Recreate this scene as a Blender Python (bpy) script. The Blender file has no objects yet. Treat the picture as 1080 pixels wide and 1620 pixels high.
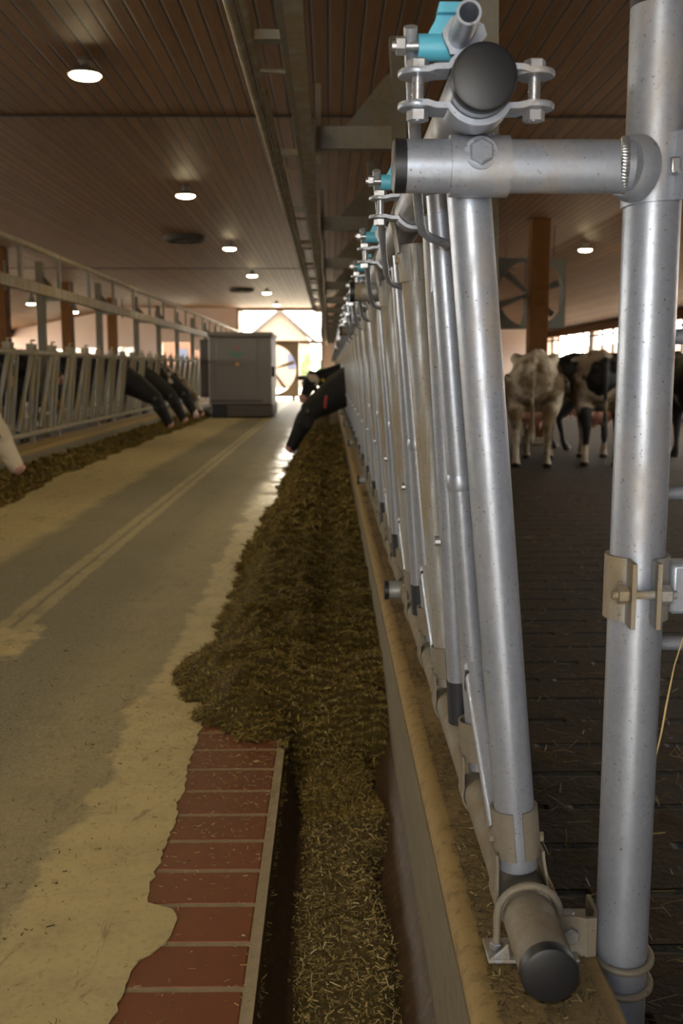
import bpy, bmesh, math, random
import numpy as np
from math import sin, cos, pi, radians as R
from mathutils import Vector, Matrix, noise as mnoise

sc = bpy.context.scene
COL = sc.collection
random.seed(7)
rng = np.random.default_rng(11)

# ------------------------------------------------------------------ camera
cam_d = bpy.data.cameras.new('camera')
cam = bpy.data.objects.new('camera', cam_d)
COL.objects.link(cam)
cam_d.sensor_fit = 'VERTICAL'
cam_d.sensor_width = 24.0
cam_d.sensor_height = 36.0
cam_d.lens = 35.556
cam.location = (0.0, 0.0, 1.2)
cam.rotation_euler = (R(90 - 8.075), 0, R(-0.674))
cam_d.clip_start = 0.05
cam_d.dof.use_dof = True
cam_d.dof.focus_distance = 1.75
cam_d.dof.aperture_fstop = 6.7
sc.camera = cam

# ------------------------------------------------------------------ view, world, sun, large lights
sc.view_settings.view_transform = 'Standard'
sc.view_settings.look = 'None'
sc.view_settings.exposure = 0.0
sc.view_settings.gamma = 1.0
sc.view_settings.use_curve_mapping = False
SKY = 20.0
LAMP = 170.0
FLASH = 6.0
w = bpy.data.worlds.new('sky')
sc.world = w
w.use_nodes = True
bg = w.node_tree.nodes['Background']
bg.inputs[0].default_value = (1.0, 0.95, 0.84, 1)
bg.inputs[1].default_value = SKY


def portal(name, loc, rot, sx, sy):
    l = bpy.data.lights.new(name, 'AREA')
    l.shape = 'RECTANGLE'
    l.size = sx
    l.size_y = sy
    l.cycles.is_portal = True
    o = bpy.data.objects.new(name, l)
    COL.objects.link(o)
    o.location = loc
    o.rotation_euler = rot
    return o


portal('door_portal', (-1.9, 39.3, 1.75), (R(-90), 0, 0), 3.3, 3.5)
portal('rear_door_portal', (-1.7, -6.4, 1.5), (R(90), 0, 0), 2.2, 3.0)
portal('right_wall_portal', (8.35, 22.5, 1.88), (0, R(90), 0), 1.1, 33.0)
portal('left_wall_portal', (-12.15, 22.5, 1.88), (0, R(-90), 0), 1.1, 33.0)
sun_d = bpy.data.lights.new('sun', 'SUN')
sun_d.energy = 30.0
sun_d.angle = R(1.0)
sun_d.color = (1.0, .93, .80)
sun = bpy.data.objects.new('sun', sun_d)
COL.objects.link(sun)
sun.rotation_euler = Vector((.12, -.5, -.86)).to_track_quat('-Z', 'Y').to_euler()
# the camera's own flash, just above the lens
fl = bpy.data.lights.new('camera_flash', 'AREA')
fl.shape = 'RECTANGLE'
fl.size, fl.size_y = 0.06, 0.03
fl.energy = FLASH
fl.color = (0.76, 0.87, 1.0)
flo = bpy.data.objects.new('camera_flash', fl)
COL.objects.link(flo)
flo.location = (-0.02, 0.03, 1.30)
flo.rotation_euler = (R(84), 0, R(-4))

# ------------------------------------------------------------------ node helpers


class NT:
    """small helper that writes shader nodes"""

    def __init__(s, name):
        s.m = bpy.data.materials.new(name)
        s.m.use_nodes = True
        s.t = s.m.node_tree
        s.b = s.t.nodes['Principled BSDF']
        s.co = None

    def n(s, kind, **kw):
        x = s.t.nodes.new('ShaderNode' + kind)
        for k, v in kw.items():
            setattr(x, k, v)
        return x

    def put(s, sock, v):
        if hasattr(v, 'is_output'):
            s.t.links.new(v, sock)
        elif isinstance(v, (tuple, list)) and len(v) == 3 and sock.type == 'RGBA':
            sock.default_value = (*v, 1)
        else:
            sock.default_value = v

    def coord(s):
        if s.co is None:
            s.co = s.n('TexCoord').outputs['Object']
        return s.co

    def world(s):
        return s.n('NewGeometry').outputs['Position']

    def sep(s, v=None):
        x = s.n('SeparateXYZ')
        s.put(x.inputs[0], s.coord() if v is None else v)
        return x.outputs

    def scale(s, v, sc3):
        x = s.n('VectorMath', operation='MULTIPLY')
        s.put(x.inputs[0], v)
        x.inputs[1].default_value = sc3
        return x.outputs[0]

    def noise(s, scale=5, detail=3, rough=.55, v=None, dist=0, w=None):
        x = s.n('TexNoise')
        if w is not None:
            x.noise_dimensions = '4D'
            s.put(x.inputs['W'], w)
        s.put(x.inputs['Vector'], s.coord() if v is None else v)
        x.inputs['Scale'].default_value = scale
        x.inputs['Detail'].default_value = detail
        x.inputs['Roughness'].default_value = rough
        x.inputs['Distortion'].default_value = dist
        return x.outputs['Fac']

    def math(s, op, a, b=0.0, c=None):
        x = s.n('Math', operation=op)
        s.put(x.inputs[0], a)
        s.put(x.inputs[1], b)
        if c is not None:
            s.put(x.inputs[2], c)
        return x.outputs[0]

    def ramp(s, f, lo, hi):
        x = s.n('MapRange', interpolation_type='SMOOTHSTEP')
        s.put(x.inputs[0], f)
        x.inputs[1].default_value = lo
        x.inputs[2].default_value = hi
        return x.outputs[0]

    def mix(s, f, a, b):
        x = s.n('Mix', data_type='RGBA')
        s.put(x.inputs[0], f)
        s.put(x.inputs[6], a)
        s.put(x.inputs[7], b)
        return x.outputs[2]

    def bump(s, h, strength=.3, dist=.01):
        x = s.n('Bump')
        s.put(x.inputs['Height'], h)
        x.inputs['Strength'].default_value = strength
        x.inputs['Distance'].default_value = dist
        s.t.links.new(x.outputs[0], s.b.inputs['Normal'])

    def set(s, col=None, rough=None, metal=None, spec=None):
        if col is not None:
            s.put(s.b.inputs['Base Color'], col)
        if rough is not None:
            s.put(s.b.inputs['Roughness'], rough)
        if metal is not None:
            s.put(s.b.inputs['Metallic'], metal)
        if spec is not None:
            s.put(s.b.inputs['Specular IOR Level'], spec)
        return s.m


M = {}


def plain(name, col, rough=.6, metal=0.0, var=.12, scale=12, spec=.5, bump=0.0):
    t = NT(name)
    f = t.noise(scale, 4, .6)
    c = t.mix(f, tuple(x * (1 - var) for x in col), tuple(min(1, x * (1 + var)) for x in col))
    if bump:
        t.bump(t.noise(scale * 6, 3, .6), bump, .004)
    M[name] = t.set(c, rough, metal, spec)
    return M[name]


def galv(name, dirt=.25, tone=(.50, .52, .56), rust=(.24, .15, .055), metal=.72, rough=.4, streak=(10, 10, 2.2)):
    t = NT(name)
    p = t.coord()
    spang = t.n('TexVoronoi')
    t.put(spang.inputs['Vector'], p)
    spang.inputs['Scale'].default_value = 140
    base = t.mix(t.noise(22, 4, .6), tuple(x * .8 for x in tone), tuple(min(1, x * 1.12) for x in tone))
    g = t.n('Mix', data_type='RGBA', blend_type='MULTIPLY')
    g.inputs[0].default_value = .35
    t.put(g.inputs[6], base)
    sp = t.math('MULTIPLY_ADD', spang.outputs['Color'], .35, .72)
    t.put(g.inputs[7], sp)
    d = t.ramp(t.noise(1.0, 5, .65, t.scale(p, streak), .3), .62 - dirt * .5, .86 - dirt * .5)
    d2 = t.math('MULTIPLY', d, min(.9, .35 + dirt * .9))
    c = t.mix(d2, g.outputs[2], t.mix(t.noise(60, 3, .6), rust, tuple(min(1, x * 1.9) for x in rust)))
    speck = t.ramp(t.noise(210, 3, .6), .635, .70)
    mott = t.ramp(t.noise(11, 5, .7), .42, .68)
    c = t.mix(t.math('MULTIPLY', mott, .30), c, tuple(x * .55 for x in tone))
    c = t.mix(t.math('MULTIPLY', speck, .8), c, (.09, .055, .028))
    rg = t.math('MULTIPLY_ADD', d2, .35, t.math('MULTIPLY_ADD', t.noise(40, 3), .22, rough - .11))
    t.bump(t.noise(90, 3, .6), .12, .002)
    mt = t.math('MULTIPLY_ADD', d2, -metal, metal)
    M[name] = t.set(c, rg, mt)
    return M[name]


galv('galvanised', .26, (.35, .375, .43), (.22, .15, .07), .5, .40)
galv('galvanised_dirty', .50, (.34, .35, .36), (.155, .105, .04), .45, .46, (16, 16, 2.0))
galv('galvanised_dusty', .45, (.22, .19, .145), (.13, .095, .05), .2, .62)
galv('galvanised_bright', .05, (.5, .5, .52), (.3, .2, .1), .8, .34)
galv('fence_grey', .5, (.26, .26, .23), (.2, .15, .07), .3, .5)
galv('post_steel', .45, (.13, .122, .10), (.10, .075, .04), .25, .55)
galv('arm_steel', .4, (.22, .21, .185), (.12, .09, .05), .25, .55)
galv('beam_steel', .45, (.16, .155, .135), (.16, .115, .06), .35, .5)
galv('rail_steel', .55, (.34, .32, .27), (.2, .15, .08), .3, .5)
plain('black_plastic', (.010, .010, .012), .48, var=.4, scale=40)
plain('black_rubber', (.02, .02, .025), .6, var=.3)
plain('blue_plastic', (.10, .42, .56), .4, var=.12)
plain('concrete', (.20, .165, .115), .85, var=.35, scale=9, bump=.3)
plain('mortar', (.36, .29, .18), .9, var=.3, scale=30, bump=.3)
plain('plaster', (.52, .40, .34), .9, var=.06, scale=2)
plain('timber', (.095, .040, .012), .8, var=.3, scale=6, spec=.12)
plain('stainless', (.14, .122, .108), .42, .35, .07, 2)
plain('stainless_dark', (.075, .06, .05), .5, .3, .15, 4)
plain('fan_grey', (.10, .10, .085), .6, .1, .15)
plain('fan_brown', (.24, .17, .11), .6, .1, .15)
plain('dark_metal', (.05, .045, .04), .6, .3)
plain('lamp_housing', (.16, .15, .13), .5, .3)
plain('vent_dark', (.02, .015, .012), .8)
plain('red_plastic', (.35, .03, .02), .5)
plain('yellow_tag', (.75, .55, .03), .5)
plain('green_paint', (.03, .16, .08), .5)
plain('orange_paint', (.65, .30, .03), .5)
plain('straw_stalk', (.50, .36, .14), .7, var=.3, scale=60)
plain('horn_black', (.02, .016, .014), .5)
plain('pink_skin', (.50, .26, .20), .55, var=.2, scale=14)
plain('yard', (.55, .50, .42), .9, var=.1)
plain('roof_grey', (.030, .024, .021), .8, var=.2)
plain('leaf', (.045, .10, .012), .6, var=.4)
plain('tarp_blue', (.012, .018, .045), .6, var=.4, scale=2)


def mk_lens():
    t = NT('lamp_lens')
    t.b.inputs['Emission Color'].default_value = (1.0, .80, .45, 1)
    t.b.inputs['Emission Strength'].default_value = LAMP
    M['lamp_lens'] = t.set((.9, .9, .8), .4)


mk_lens()


def mk_glass():
    t = NT('window_glass')
    out = t.t.nodes['Material Output']
    tr = t.n('BsdfTransparent')
    tr.inputs[0].default_value = (.93, .95, .93, 1)
    gl = t.n('BsdfGlossy')
    gl.inputs['Roughness'].default_value = .05
    mx = t.n('MixShader')
    mx.inputs[0].default_value = .06
    t.t.links.new(tr.outputs[0], mx.inputs[1])
    t.t.links.new(gl.outputs[0], mx.inputs[2])
    t.t.links.new(mx.outputs[0], out.inputs[0])
    M['window_glass'] = t.m


mk_glass()


def mk_ceiling():
    t = NT('ceiling_boards')
    x, y, z = t.sep()
    u = t.math('DIVIDE', x, .118)
    fr = t.math('FRACT', u)
    idx = t.math('FLOOR', u)
    wn = t.n('TexWhiteNoise', noise_dimensions='1D')
    t.put(wn.inputs['W'], idx)
    grain = t.noise(1, 5, .6, t.scale(t.coord(), (45, 1.6, 45)), .4)
    blot = t.noise(1.1, 3)
    c = t.mix(wn.outputs[0], (.138, .064, .019), (.192, .094, .031))
    c = t.mix(t.math('MULTIPLY', t.ramp(grain, .4, .75), .5), c, (.075, .031, .009))
    c = t.mix(t.math('MULTIPLY', t.ramp(blot, .5, .8), .25), c, (.20, .105, .045))
    knot = t.n('TexVoronoi')
    t.put(knot.inputs['Vector'], t.scale(t.coord(), (8.5, 2.2, 1)))
    knot.inputs['Scale'].default_value = 1.0
    c = t.mix(t.math('MULTIPLY', t.ramp(knot.outputs['Distance'], .09, .03), .7), c, (.05, .02, .008))
    gap = t.math('ADD', t.ramp(fr, .875, .92), t.ramp(fr, .07, .03))
    c = t.mix(t.math('MINIMUM', gap, 1.0), c, (.012, .007, .004))
    t.bump(t.math('SUBTRACT', 1.0, t.math('MINIMUM', gap, 1.0)), .8, .012)
    M['ceiling_boards'] = t.set(c, .62, 0, .30)


mk_ceiling()


def mk_floor():
    """worn grey alley slab with remains of a cream resin coat in lengthwise bands"""
    t = NT('alley_floor')
    x, y, z = t.sep()
    warp = t.math('MULTIPLY_ADD', t.noise(1.6, 5, .65), .34, -.17)
    warp2 = t.math('MULTIPLY_ADD', t.noise(.55, 4, .6, t.scale(t.coord(), (1, .35, 1))), .30, -.15)
    xx = t.math('ADD', t.math('ADD', x, warp), warp2)
    fine = t.noise(160, 3, .7)
    grit = t.noise(420, 2, .6)
    c = t.mix(t.ramp(fine, .3, .7), (.12, .105, .068), (.36, .315, .20))
    c = t.mix(t.ramp(t.noise(1.4, 4, .6), .4, .75), c, (.22, .19, .11))
    c = t.mix(t.math('MULTIPLY', t.ramp(grit, .66, .72), .6), c, (.33, .29, .2))
    # cream coat by the bricks
    coat = t.ramp(t.math('ADD', xx, t.math('MULTIPLY_ADD', t.noise(14, 5, .75), .10, -.05)), -.73, -.67)
    # faint coat left of the track
    coatL = t.math('MULTIPLY', t.ramp(xx, -2.0, -2.2), .8)
    # worn coat between near gray track and bricks
    mid = t.math('MULTIPLY', t.ramp(xx, -1.15, -.85), .35)
    # pale double line between the wheel tracks
    xs = t.math('ADD', x, t.math('MULTIPLY_ADD', t.noise(3, 4, .7), .05, -.025))
    d = t.math('ABSOLUTE', t.math('ADD', xs, 1.49))
    line = t.ramp(d, .095, .07)
    core = t.ramp(d, .008, .018)
    line = t.math('MULTIPLY', t.math('MULTIPLY', line, core), t.ramp(t.noise(5, 5, .7), .22, .5))
    pw = t.math('MULTIPLY_ADD', t.noise(5, 5, .7), .30, -.15)
    patch = t.math('MULTIPLY', t.ramp(t.math('ABSOLUTE', t.math('ADD', t.math('ADD', x, pw), 1.45)), .15, .09), t.ramp(t.math('ABSOLUTE', t.math('ADD', t.math('ADD', y, t.math('MULTIPLY', pw, 2.2)), -4.35)), .34, .22))
    patch = t.math('MULTIPLY', patch, t.ramp(t.noise(7, 4, .7), .35, .5))
    cream = t.mix(t.noise(3, 5, .65), (.46, .365, .165), (.66, .55, .28))
    cream = t.mix(t.math('MULTIPLY', t.ramp(t.noise(60, 4, .7), .5, .7), .35), cream, (.30, .22, .09))
    scr = t.ramp(t.noise(2.0, 6, .7, t.scale(t.coord(), (3.2, 1.2, 1)), 1.2), .57, .64)
    cream = t.mix(t.math('MULTIPLY', scr, .55), cream, (.16, .10, .055))
    f = t.math('MAXIMUM', t.math('MAXIMUM', coat, coatL), t.math('MAXIMUM', mid, t.math('MULTIPLY', line, .6)))
    f = t.math('MAXIMUM', f, patch)
    f = t.math('MULTIPLY', f, t.math('MULTIPLY_ADD', t.ramp(t.noise(9, 5, .7), .3, .6), .3, .7))
    c = t.mix(f, c, cream)
    dirt = t.ramp(t.noise(30, 4, .7), .60, .72)
    c = t.mix(t.math('MULTIPLY', dirt, .35), c, (.12, .09, .03))
    # silage juice and water keep the strip beside the feed smooth and shiny
    wet = t.math('MULTIPLY', t.ramp(xx, -.86, -.66), t.ramp(t.math('ADD', y, t.math('MULTIPLY_ADD', t.noise(2), 4, -2)), 6.0, 10.0))
    wet = t.math('MULTIPLY', wet, t.ramp(t.noise(2.2, 3, .6, t.scale(t.coord(), (1, .6, 1))), .35, .55))
    rg = t.math('MULTIPLY_ADD', f, -.12, .62)
    rg = t.math('MULTIPLY_ADD', wet, -.32, rg)
    t.bump(t.math('ADD', t.math('MULTIPLY', fine, .4), t.math('MULTIPLY', f, 1.0)), .25, .004)
    M['alley_floor'] = t.set(c, rg, 0, .45)


mk_floor()


def mk_tile():
    t = NT('clay_tile')
    f = t.noise(14, 5, .65)
    c = t.mix(f, (.165, .044, .014), (.26, .076, .026))
    d = t.ramp(t.noise(70, 4, .7), .58, .75)
    c = t.mix(t.math('MULTIPLY', d, .5), c, (.14, .085, .04))
    i = t.n('NewGeometry').outputs['Random Per Island']
    c = t.mix(t.math('MULTIPLY', i, .35), c, (.10, .025, .014))
    t.bump(t.noise(50, 3), .2, .003)
    M['clay_tile'] = t.set(c, .5, 0, .45)


mk_tile()


def mk_trough():
    t = NT('trough_tile')
    x, y, z = t.sep()
    c = t.mix(t.noise(9, 5, .65), (.040, .022, .011), (.095, .052, .025))
    c = t.mix(t.math('MULTIPLY', t.ramp(t.noise(40, 4, .7), .5, .72), .7), c, (.14, .10, .045))
    fy = t.math('FRACT', t.math('DIVIDE', y, .30))
    j = t.math('ADD', t.ramp(fy, .03, .01), t.ramp(fy, .97, .99))
    c = t.mix(t.math('MULTIPLY', j, .5), c, (.10, .08, .05))
    t.bump(t.noise(60, 3), .3, .004)
    M['trough_tile'] = t.set(c, .55, 0, .4)


mk_trough()


def mk_curb():
    t = NT('curb_dusty_top')
    x, y, z = t.sep()
    c = t.mix(t.noise(18, 5, .7), (.15, .10, .042), (.28, .19, .08))
    c = t.mix(t.math('MULTIPLY', t.ramp(t.noise(90, 4, .7), .5, .7), .6), c, (.17, .105, .035))
    c = t.mix(t.math('MULTIPLY', t.ramp(t.noise(5, 4, .7), .55, .7), .5), c, (.22, .17, .08))
    t.bump(t.noise(80, 4, .7), .5, .004)
    M['curb_dusty_top'] = t.set(c, .85, 0, .3)
    t = NT('curb_edge')
    c = t.mix(t.noise(20, 5, .7, t.scale(t.coord(), (1, .25, 1))), (.22, .145, .05), (.33, .225, .085))
    c = t.mix(t.math('MULTIPLY', t.ramp(t.noise(26, 5, .75), .48, .66), .65), c, (.13, .085, .035))
    M['curb_edge'] = t.set(c, .75, 0, .3)
    t = NT('curb_face')
    c = t.mix(t.noise(8, 5, .7, t.scale(t.coord(), (1, .5, 2))), (.12, .096, .058), (.22, .185, .12))
    c = t.mix(t.math('MULTIPLY', t.ramp(t.noise(30, 4, .7), .52, .7), .5), c, (.09, .055, .03))
    t.bump(t.noise(70, 4), .3, .004)
    M['curb_face'] = t.set(c, .8, 0, .3)


mk_curb()


def mk_hay():
    t = NT('silage')
    c = t.mix(t.noise(26, 6, .75), (.030, .020, .004), (.17, .115, .022))
    c = t.mix(t.math('MULTIPLY', t.ramp(t.noise(4, 4, .65), .45, .7), .5), c, (.055, .035, .006))
    t.bump(t.noise(70, 5, .75), 1.0, .02)
    M['silage'] = t.set(c, .8, 0, .25)
    for nm, a, b, cc in (('silage_strand', (.075, .05, .008), (.26, .18, .035), (.42, .32, .10)),
                         ('chaff_strand', (.16, .115, .035), (.40, .30, .11), (.58, .48, .26)),
                         ('litter_strand', (.05, .035, .012), (.16, .11, .035), (.34, .26, .11))):
        t = NT(nm)
        i = t.n('NewGeometry').outputs['Random Per Island']
        c = t.mix(t.ramp(i, 0, .8), a, b)
        c = t.mix(t.ramp(i, .86, .97), c, cc)
        M[nm] = t.set(c, .65, 0, .35)
    t = NT('trough_feed')
    c = t.mix(t.noise(60, 6, .75), (.06, .042, .012), (.25, .185, .065))
    t.bump(t.noise(110, 5, .75), 1.0, .012)
    M['trough_feed'] = t.set(c, .8, 0, .25)


mk_hay()


def mk_slats():
    t = NT('slatted_floor')
    x, y, z = t.sep()
    # rows of slots across the pen: one row every 0.23 m, slots 0.34 m long
    ry = t.math('DIVIDE', y, .23)
    fy = t.math('ABSOLUTE', t.math('SUBTRACT', t.math('FRACT', ry), .5))
    odd = t.math('MULTIPLY', t.math('MODULO', t.math('FLOOR', ry), 2.0), .5)
    fx = t.math('FRACT', t.math('ADD', t.math('DIVIDE', x, .42), odd))
    sx = t.math('MULTIPLY', t.ramp(fx, .06, .10), t.ramp(fx, .94, .90))
    wob = t.math('MULTIPLY_ADD', t.noise(12, 3), .06, -.03)
    slot = t.math('MULTIPLY', t.ramp(t.math('ADD', fy, wob), .085, .055), sx)
    c = t.mix(t.noise(7, 6, .7), (.010, .0052, .0018), (.050, .028, .009))
    c = t.mix(t.math('MULTIPLY', t.ramp(t.noise(50, 5, .75), .55, .72), .55), c, (.085, .055, .018))
    c = t.mix(slot, c, (.002, .0015, .001))
    rg = t.math('MULTIPLY_ADD', t.ramp(t.noise(22, 5, .75), .60, .68), -.5, .80)
    h = t.math('SUBTRACT', t.math('MULTIPLY', t.noise(28, 5, .7), .5), slot)
    t.bump(h, .8, .015)
    M['slatted_floor'] = t.set(c, rg, 0, .22)


mk_slats()


def mk_brickwall():
    t = NT('outside_brick')
    b = t.n('TexBrick')
    b.inputs['Color1'].default_value = (.095, .028, .012, 1)
    b.inputs['Color2'].default_value = (.13, .045, .02, 1)
    b.inputs['Mortar'].default_value = (.12, .09, .07, 1)
    b.inputs['Scale'].default_value = 2.0
    t.put(b.inputs['Vector'], t.coord())
    M['outside_brick'] = t.set(b.outputs[0], .85)
    t = NT('wood_cladding')
    x, y, z = t.sep()
    f = t.math('FRACT', t.math('MULTIPLY', x, 4.0))
    c = t.mix(t.ramp(f, .8, .95), (.085, .034, .018), (.04, .02, .014))
    M['wood_cladding'] = t.set(c, .8)


mk_brickwall()


def coat(name, seed, white, dirt=.2, scale=1.5, dark=(.010, .009, .009), light=(.62, .52, .42), soil=.48, star=None):
    """black and white cattle hair: large patches, soiled low down on legs and hips by a noise of dung marks"""
    t = NT(name)
    n = t.noise(scale, 2, .45, None, .25, seed)
    pat = t.ramp(n, .5 + (.5 - white) * .5 - .012, .5 + (.5 - white) * .5 + .012)
    if star:
        dv = t.n('VectorMath', operation='DISTANCE')
        t.put(dv.inputs[0], t.coord())
        dv.inputs[1].default_value = star[0]
        wob = t.math('MULTIPLY_ADD', t.noise(9, 3), .10, -.05)
        pat = t.math('MAXIMUM', pat, t.ramp(t.math('ADD', dv.outputs['Value'], wob), star[1] + .01, star[1] - .01))
    hair = t.noise(55, 4, .7)
    dk = t.mix(hair, tuple(c * .6 for c in dark), tuple(c * 1.7 for c in dark))
    lt = t.mix(hair, tuple(c * .85 for c in light), tuple(min(1, c * 1.1) for c in light))
    px, py, pz = t.sep()
    low = t.math('MULTIPLY', t.math('MULTIPLY', t.ramp(pz, 1.28, .95), t.ramp(pz, .30, .55)), .13)
    dm = t.math('MULTIPLY', t.ramp(t.math('ADD', t.noise(2.6, 5, .6), low), soil + .02, soil + .24), dirt)
    lt = t.mix(dm, lt, (.12, .08, .04))
    c = t.mix(pat, dk, lt)
    t.bump(t.noise(120, 3), .2, .004)
    M[name] = t.set(c, .62, 0, .3)
    return M[name]


coat('coat_white', 2.3, 1.02, 1.0, light=(.55, .47, .37), soil=.40)
coat('coat_pied', 5.1, .56, 1.0, light=(.45, .38, .30), soil=.44)
coat('coat_black', 8.0, .06, .2)
coat('coat_black_b', 3.7, .22, .2)
coat('coat_black_c', 9.4, .30, .2)
coat('coat_star', 8.0, .06, .1, star=((-.17, 1.40, 1.0), .115))
coat('coat_cream', 1.1, 1.1, .25, light=(.60, .50, .36))

# ------------------------------------------------------------------ mesh builder


class MB:
    def __init__(s):
        s.v, s.f, s.mi = [], [], []
        s.cur = 0

    def add(s, vs, fs):
        o = len(s.v)
        s.v.extend(tuple(p) for p in vs)
        for f in fs:
            s.f.append(tuple(i + o for i in f))
            s.mi.append(s.cur)

    def box(s, lo, hi, mat=None):
        x0, y0, z0 = lo
        x1, y1, z1 = hi
        vs = [(x0, y0, z0), (x1, y0, z0), (x1, y1, z0), (x0, y1, z0), (x0, y0, z1), (x1, y0, z1), (x1, y1, z1), (x0, y1, z1)]
        if mat is not None:
            vs = [mat @ Vector(p) for p in vs]
        s.add(vs, [(0, 3, 2, 1), (4, 5, 6, 7), (0, 1, 5, 4), (1, 2, 6, 5), (2, 3, 7, 6), (3, 0, 4, 7)])

    def tube(s, pts, r, seg=16, cap=True, ell=None, inner=None):
        """tube through pts; r one radius or one per point; ell=(sx, sz) squashes; inner = inner radius for an open hollow end"""
        P = [Vector(p) for p in pts]
        n = len(P)
        rs = r if isinstance(r, (list, tuple)) else [r] * n
        T = []
        for i in range(n):
            a = P[max(i - 1, 0)]
            b = P[min(i + 1, n - 1)]
            d = b - a
            T.append(d.normalized() if d.length > 1e-9 else Vector((0, 0, 1)))
        ref = Vector((0, 0, 1)) if abs(T[0].z) < .9 else Vector((1, 0, 0))
        U = (ref - T[0] * ref.dot(T[0])).normalized()
        vs, fs = [], []
        for i in range(n):
            U = (U - T[i] * U.dot(T[i])).normalized()
            W = T[i].cross(U)
            e = ell[i] if isinstance(ell, list) else (ell or (1, 1))
            for k in range(seg):
                a = 2 * pi * k / seg
                vs.append(P[i] + U * (cos(a) * rs[i] * e[1]) + W * (sin(a) * rs[i] * e[0]))
        for i in range(n - 1):
            for k in range(seg):
                k2 = (k + 1) % seg
                fs.append((i * seg + k, i * seg + k2, (i + 1) * seg + k2, (i + 1) * seg + k))
        if cap:
            fs.append(tuple(reversed(range(seg))))
            fs.append(tuple((n - 1) * seg + k for k in range(seg)))
        s.add(vs, fs)

    def pipe(s, a, b, r, t=.004, seg=24):
        """hollow pipe with open ends"""
        a, b = Vector(a), Vector(b)
        d = (b - a).normalized()
        ref = Vector((0, 0, 1)) if abs(d.z) < .9 else Vector((1, 0, 0))
        u = (ref - d * ref.dot(d)).normalized()
        w_ = d.cross(u)
        rings = [(a, r), (b, r), (b, r - t), (a, r - t)]
        vs = []
        for p, q in rings:
            vs += [p + u * (cos(2 * pi * k / seg) * q) + w_ * (sin(2 * pi * k / seg) * q) for k in range(seg)]
        fs = []
        for i in range(4):
            j = (i + 1) % 4
            for k in range(seg):
                k2 = (k + 1) % seg
                fs.append((i * seg + k, i * seg + k2, j * seg + k2, j * seg + k))
        s.add(vs, fs)

    def hexa(s, c, axis, r, h, seg=6):
        c = Vector(c)
        ax = Vector(axis).normalized()
        s.tube([c - ax * h / 2, c + ax * h * .38, c + ax * h / 2], [r, r, r * .88], seg)

    def prism(s, pts, o, u, v, h):
        """polygon pts in the plane (o,u,v), extruded by vector h"""
        o, u, v, h = Vector(o), Vector(u), Vector(v), Vector(h)
        n = len(pts)
        vs = [o + u * a + v * b for a, b in pts] + [o + u * a + v * b + h for a, b in pts]
        fs = [tuple(reversed(range(n))), tuple(range(n, 2 * n))]
        fs += [(i, (i + 1) % n, n + (i + 1) % n, n + i) for i in range(n)]
        s.add(vs, fs)

    def ribbon(s, pl, th, o, u, v, h):
        """sheet following polyline pl in plane (o,u,v), thickness th, extruded by h"""
        n = len(pl)
        P = [Vector(p) for p in pl]
        L, Rr = [], []
        for i in range(n):
            d = (P[min(i + 1, n - 1)] - P[max(i - 1, 0)])
            d = d.normalized() if d.length > 0 else Vector((1, 0))
            nn = Vector((-d.y, d.x)) * th / 2
            L.append(P[i] + nn)
            Rr.append(P[i] - nn)
        o, u, v, h = Vector(o), Vector(u), Vector(v), Vector(h)
        vs = []
        for q in (L, Rr):
            vs += [o + u * p.x + v * p.y for p in q]
        for q in (L, Rr):
            vs += [o + u * p.x + v * p.y + h for p in q]
        fs = []
        for i in range(n - 1):
            fs.append((i, i + 1, n + i + 1, n + i))
            fs.append((2 * n + i, 3 * n + i, 3 * n + i + 1, 2 * n + i + 1))
            fs.append((i, 2 * n + i, 2 * n + i + 1, i + 1))
            fs.append((n + i, n + i + 1, 3 * n + i + 1, 3 * n + i))
        fs.append((0, n, 3 * n, 2 * n))
        fs.append((n - 1, 3 * n - 1, 4 * n - 1, 2 * n - 1))
        s.add(vs, fs)

    def lathe(s, prof, c, seg=24, cap=True):
        """profile (r,z) turned about the vertical axis at c"""
        n = len(prof)
        vs = []
        for r_, z_ in prof:
            vs += [(c[0] + r_ * cos(2 * pi * k / seg), c[1] + r_ * sin(2 * pi * k / seg), c[2] + z_) for k in range(seg)]
        fs = []
        for i in range(n - 1):
            for k in range(seg):
                k2 = (k + 1) % seg
                fs.append((i * seg + k, i * seg + k2, (i + 1) * seg + k2, (i + 1) * seg + k))
        if cap:
            fs.append(tuple(reversed(range(seg))))
            fs.append(tuple((n - 1) * seg + k for k in range(seg)))
        s.add(vs, fs)

    def ball(s, c, r, seg=14, rings=8):
        """ellipsoid, r = (rx, ry, rz)"""
        vs = [(c[0], c[1], c[2] - r[2])]
        for i in range(1, rings):
            a = -pi / 2 + pi * i / rings
            for k in range(seg):
                b = 2 * pi * k / seg
                vs.append((c[0] + r[0] * cos(a) * cos(b), c[1] + r[1] * cos(a) * sin(b), c[2] + r[2] * sin(a)))
        vs.append((c[0], c[1], c[2] + r[2]))
        fs = [(0, 1 + (k + 1) % seg, 1 + k) for k in range(seg)]
        for i in range(rings - 2):
            for k in range(seg):
                k2 = (k + 1) % seg
                fs.append((1 + i * seg + k, 1 + i * seg + k2, 1 + (i + 1) * seg + k2, 1 + (i + 1) * seg + k))
        t = len(vs) - 1
        o = 1 + (rings - 2) * seg
        fs += [(o + k, o + (k + 1) % seg, t) for k in range(seg)]
        s.add(vs, fs)

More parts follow.
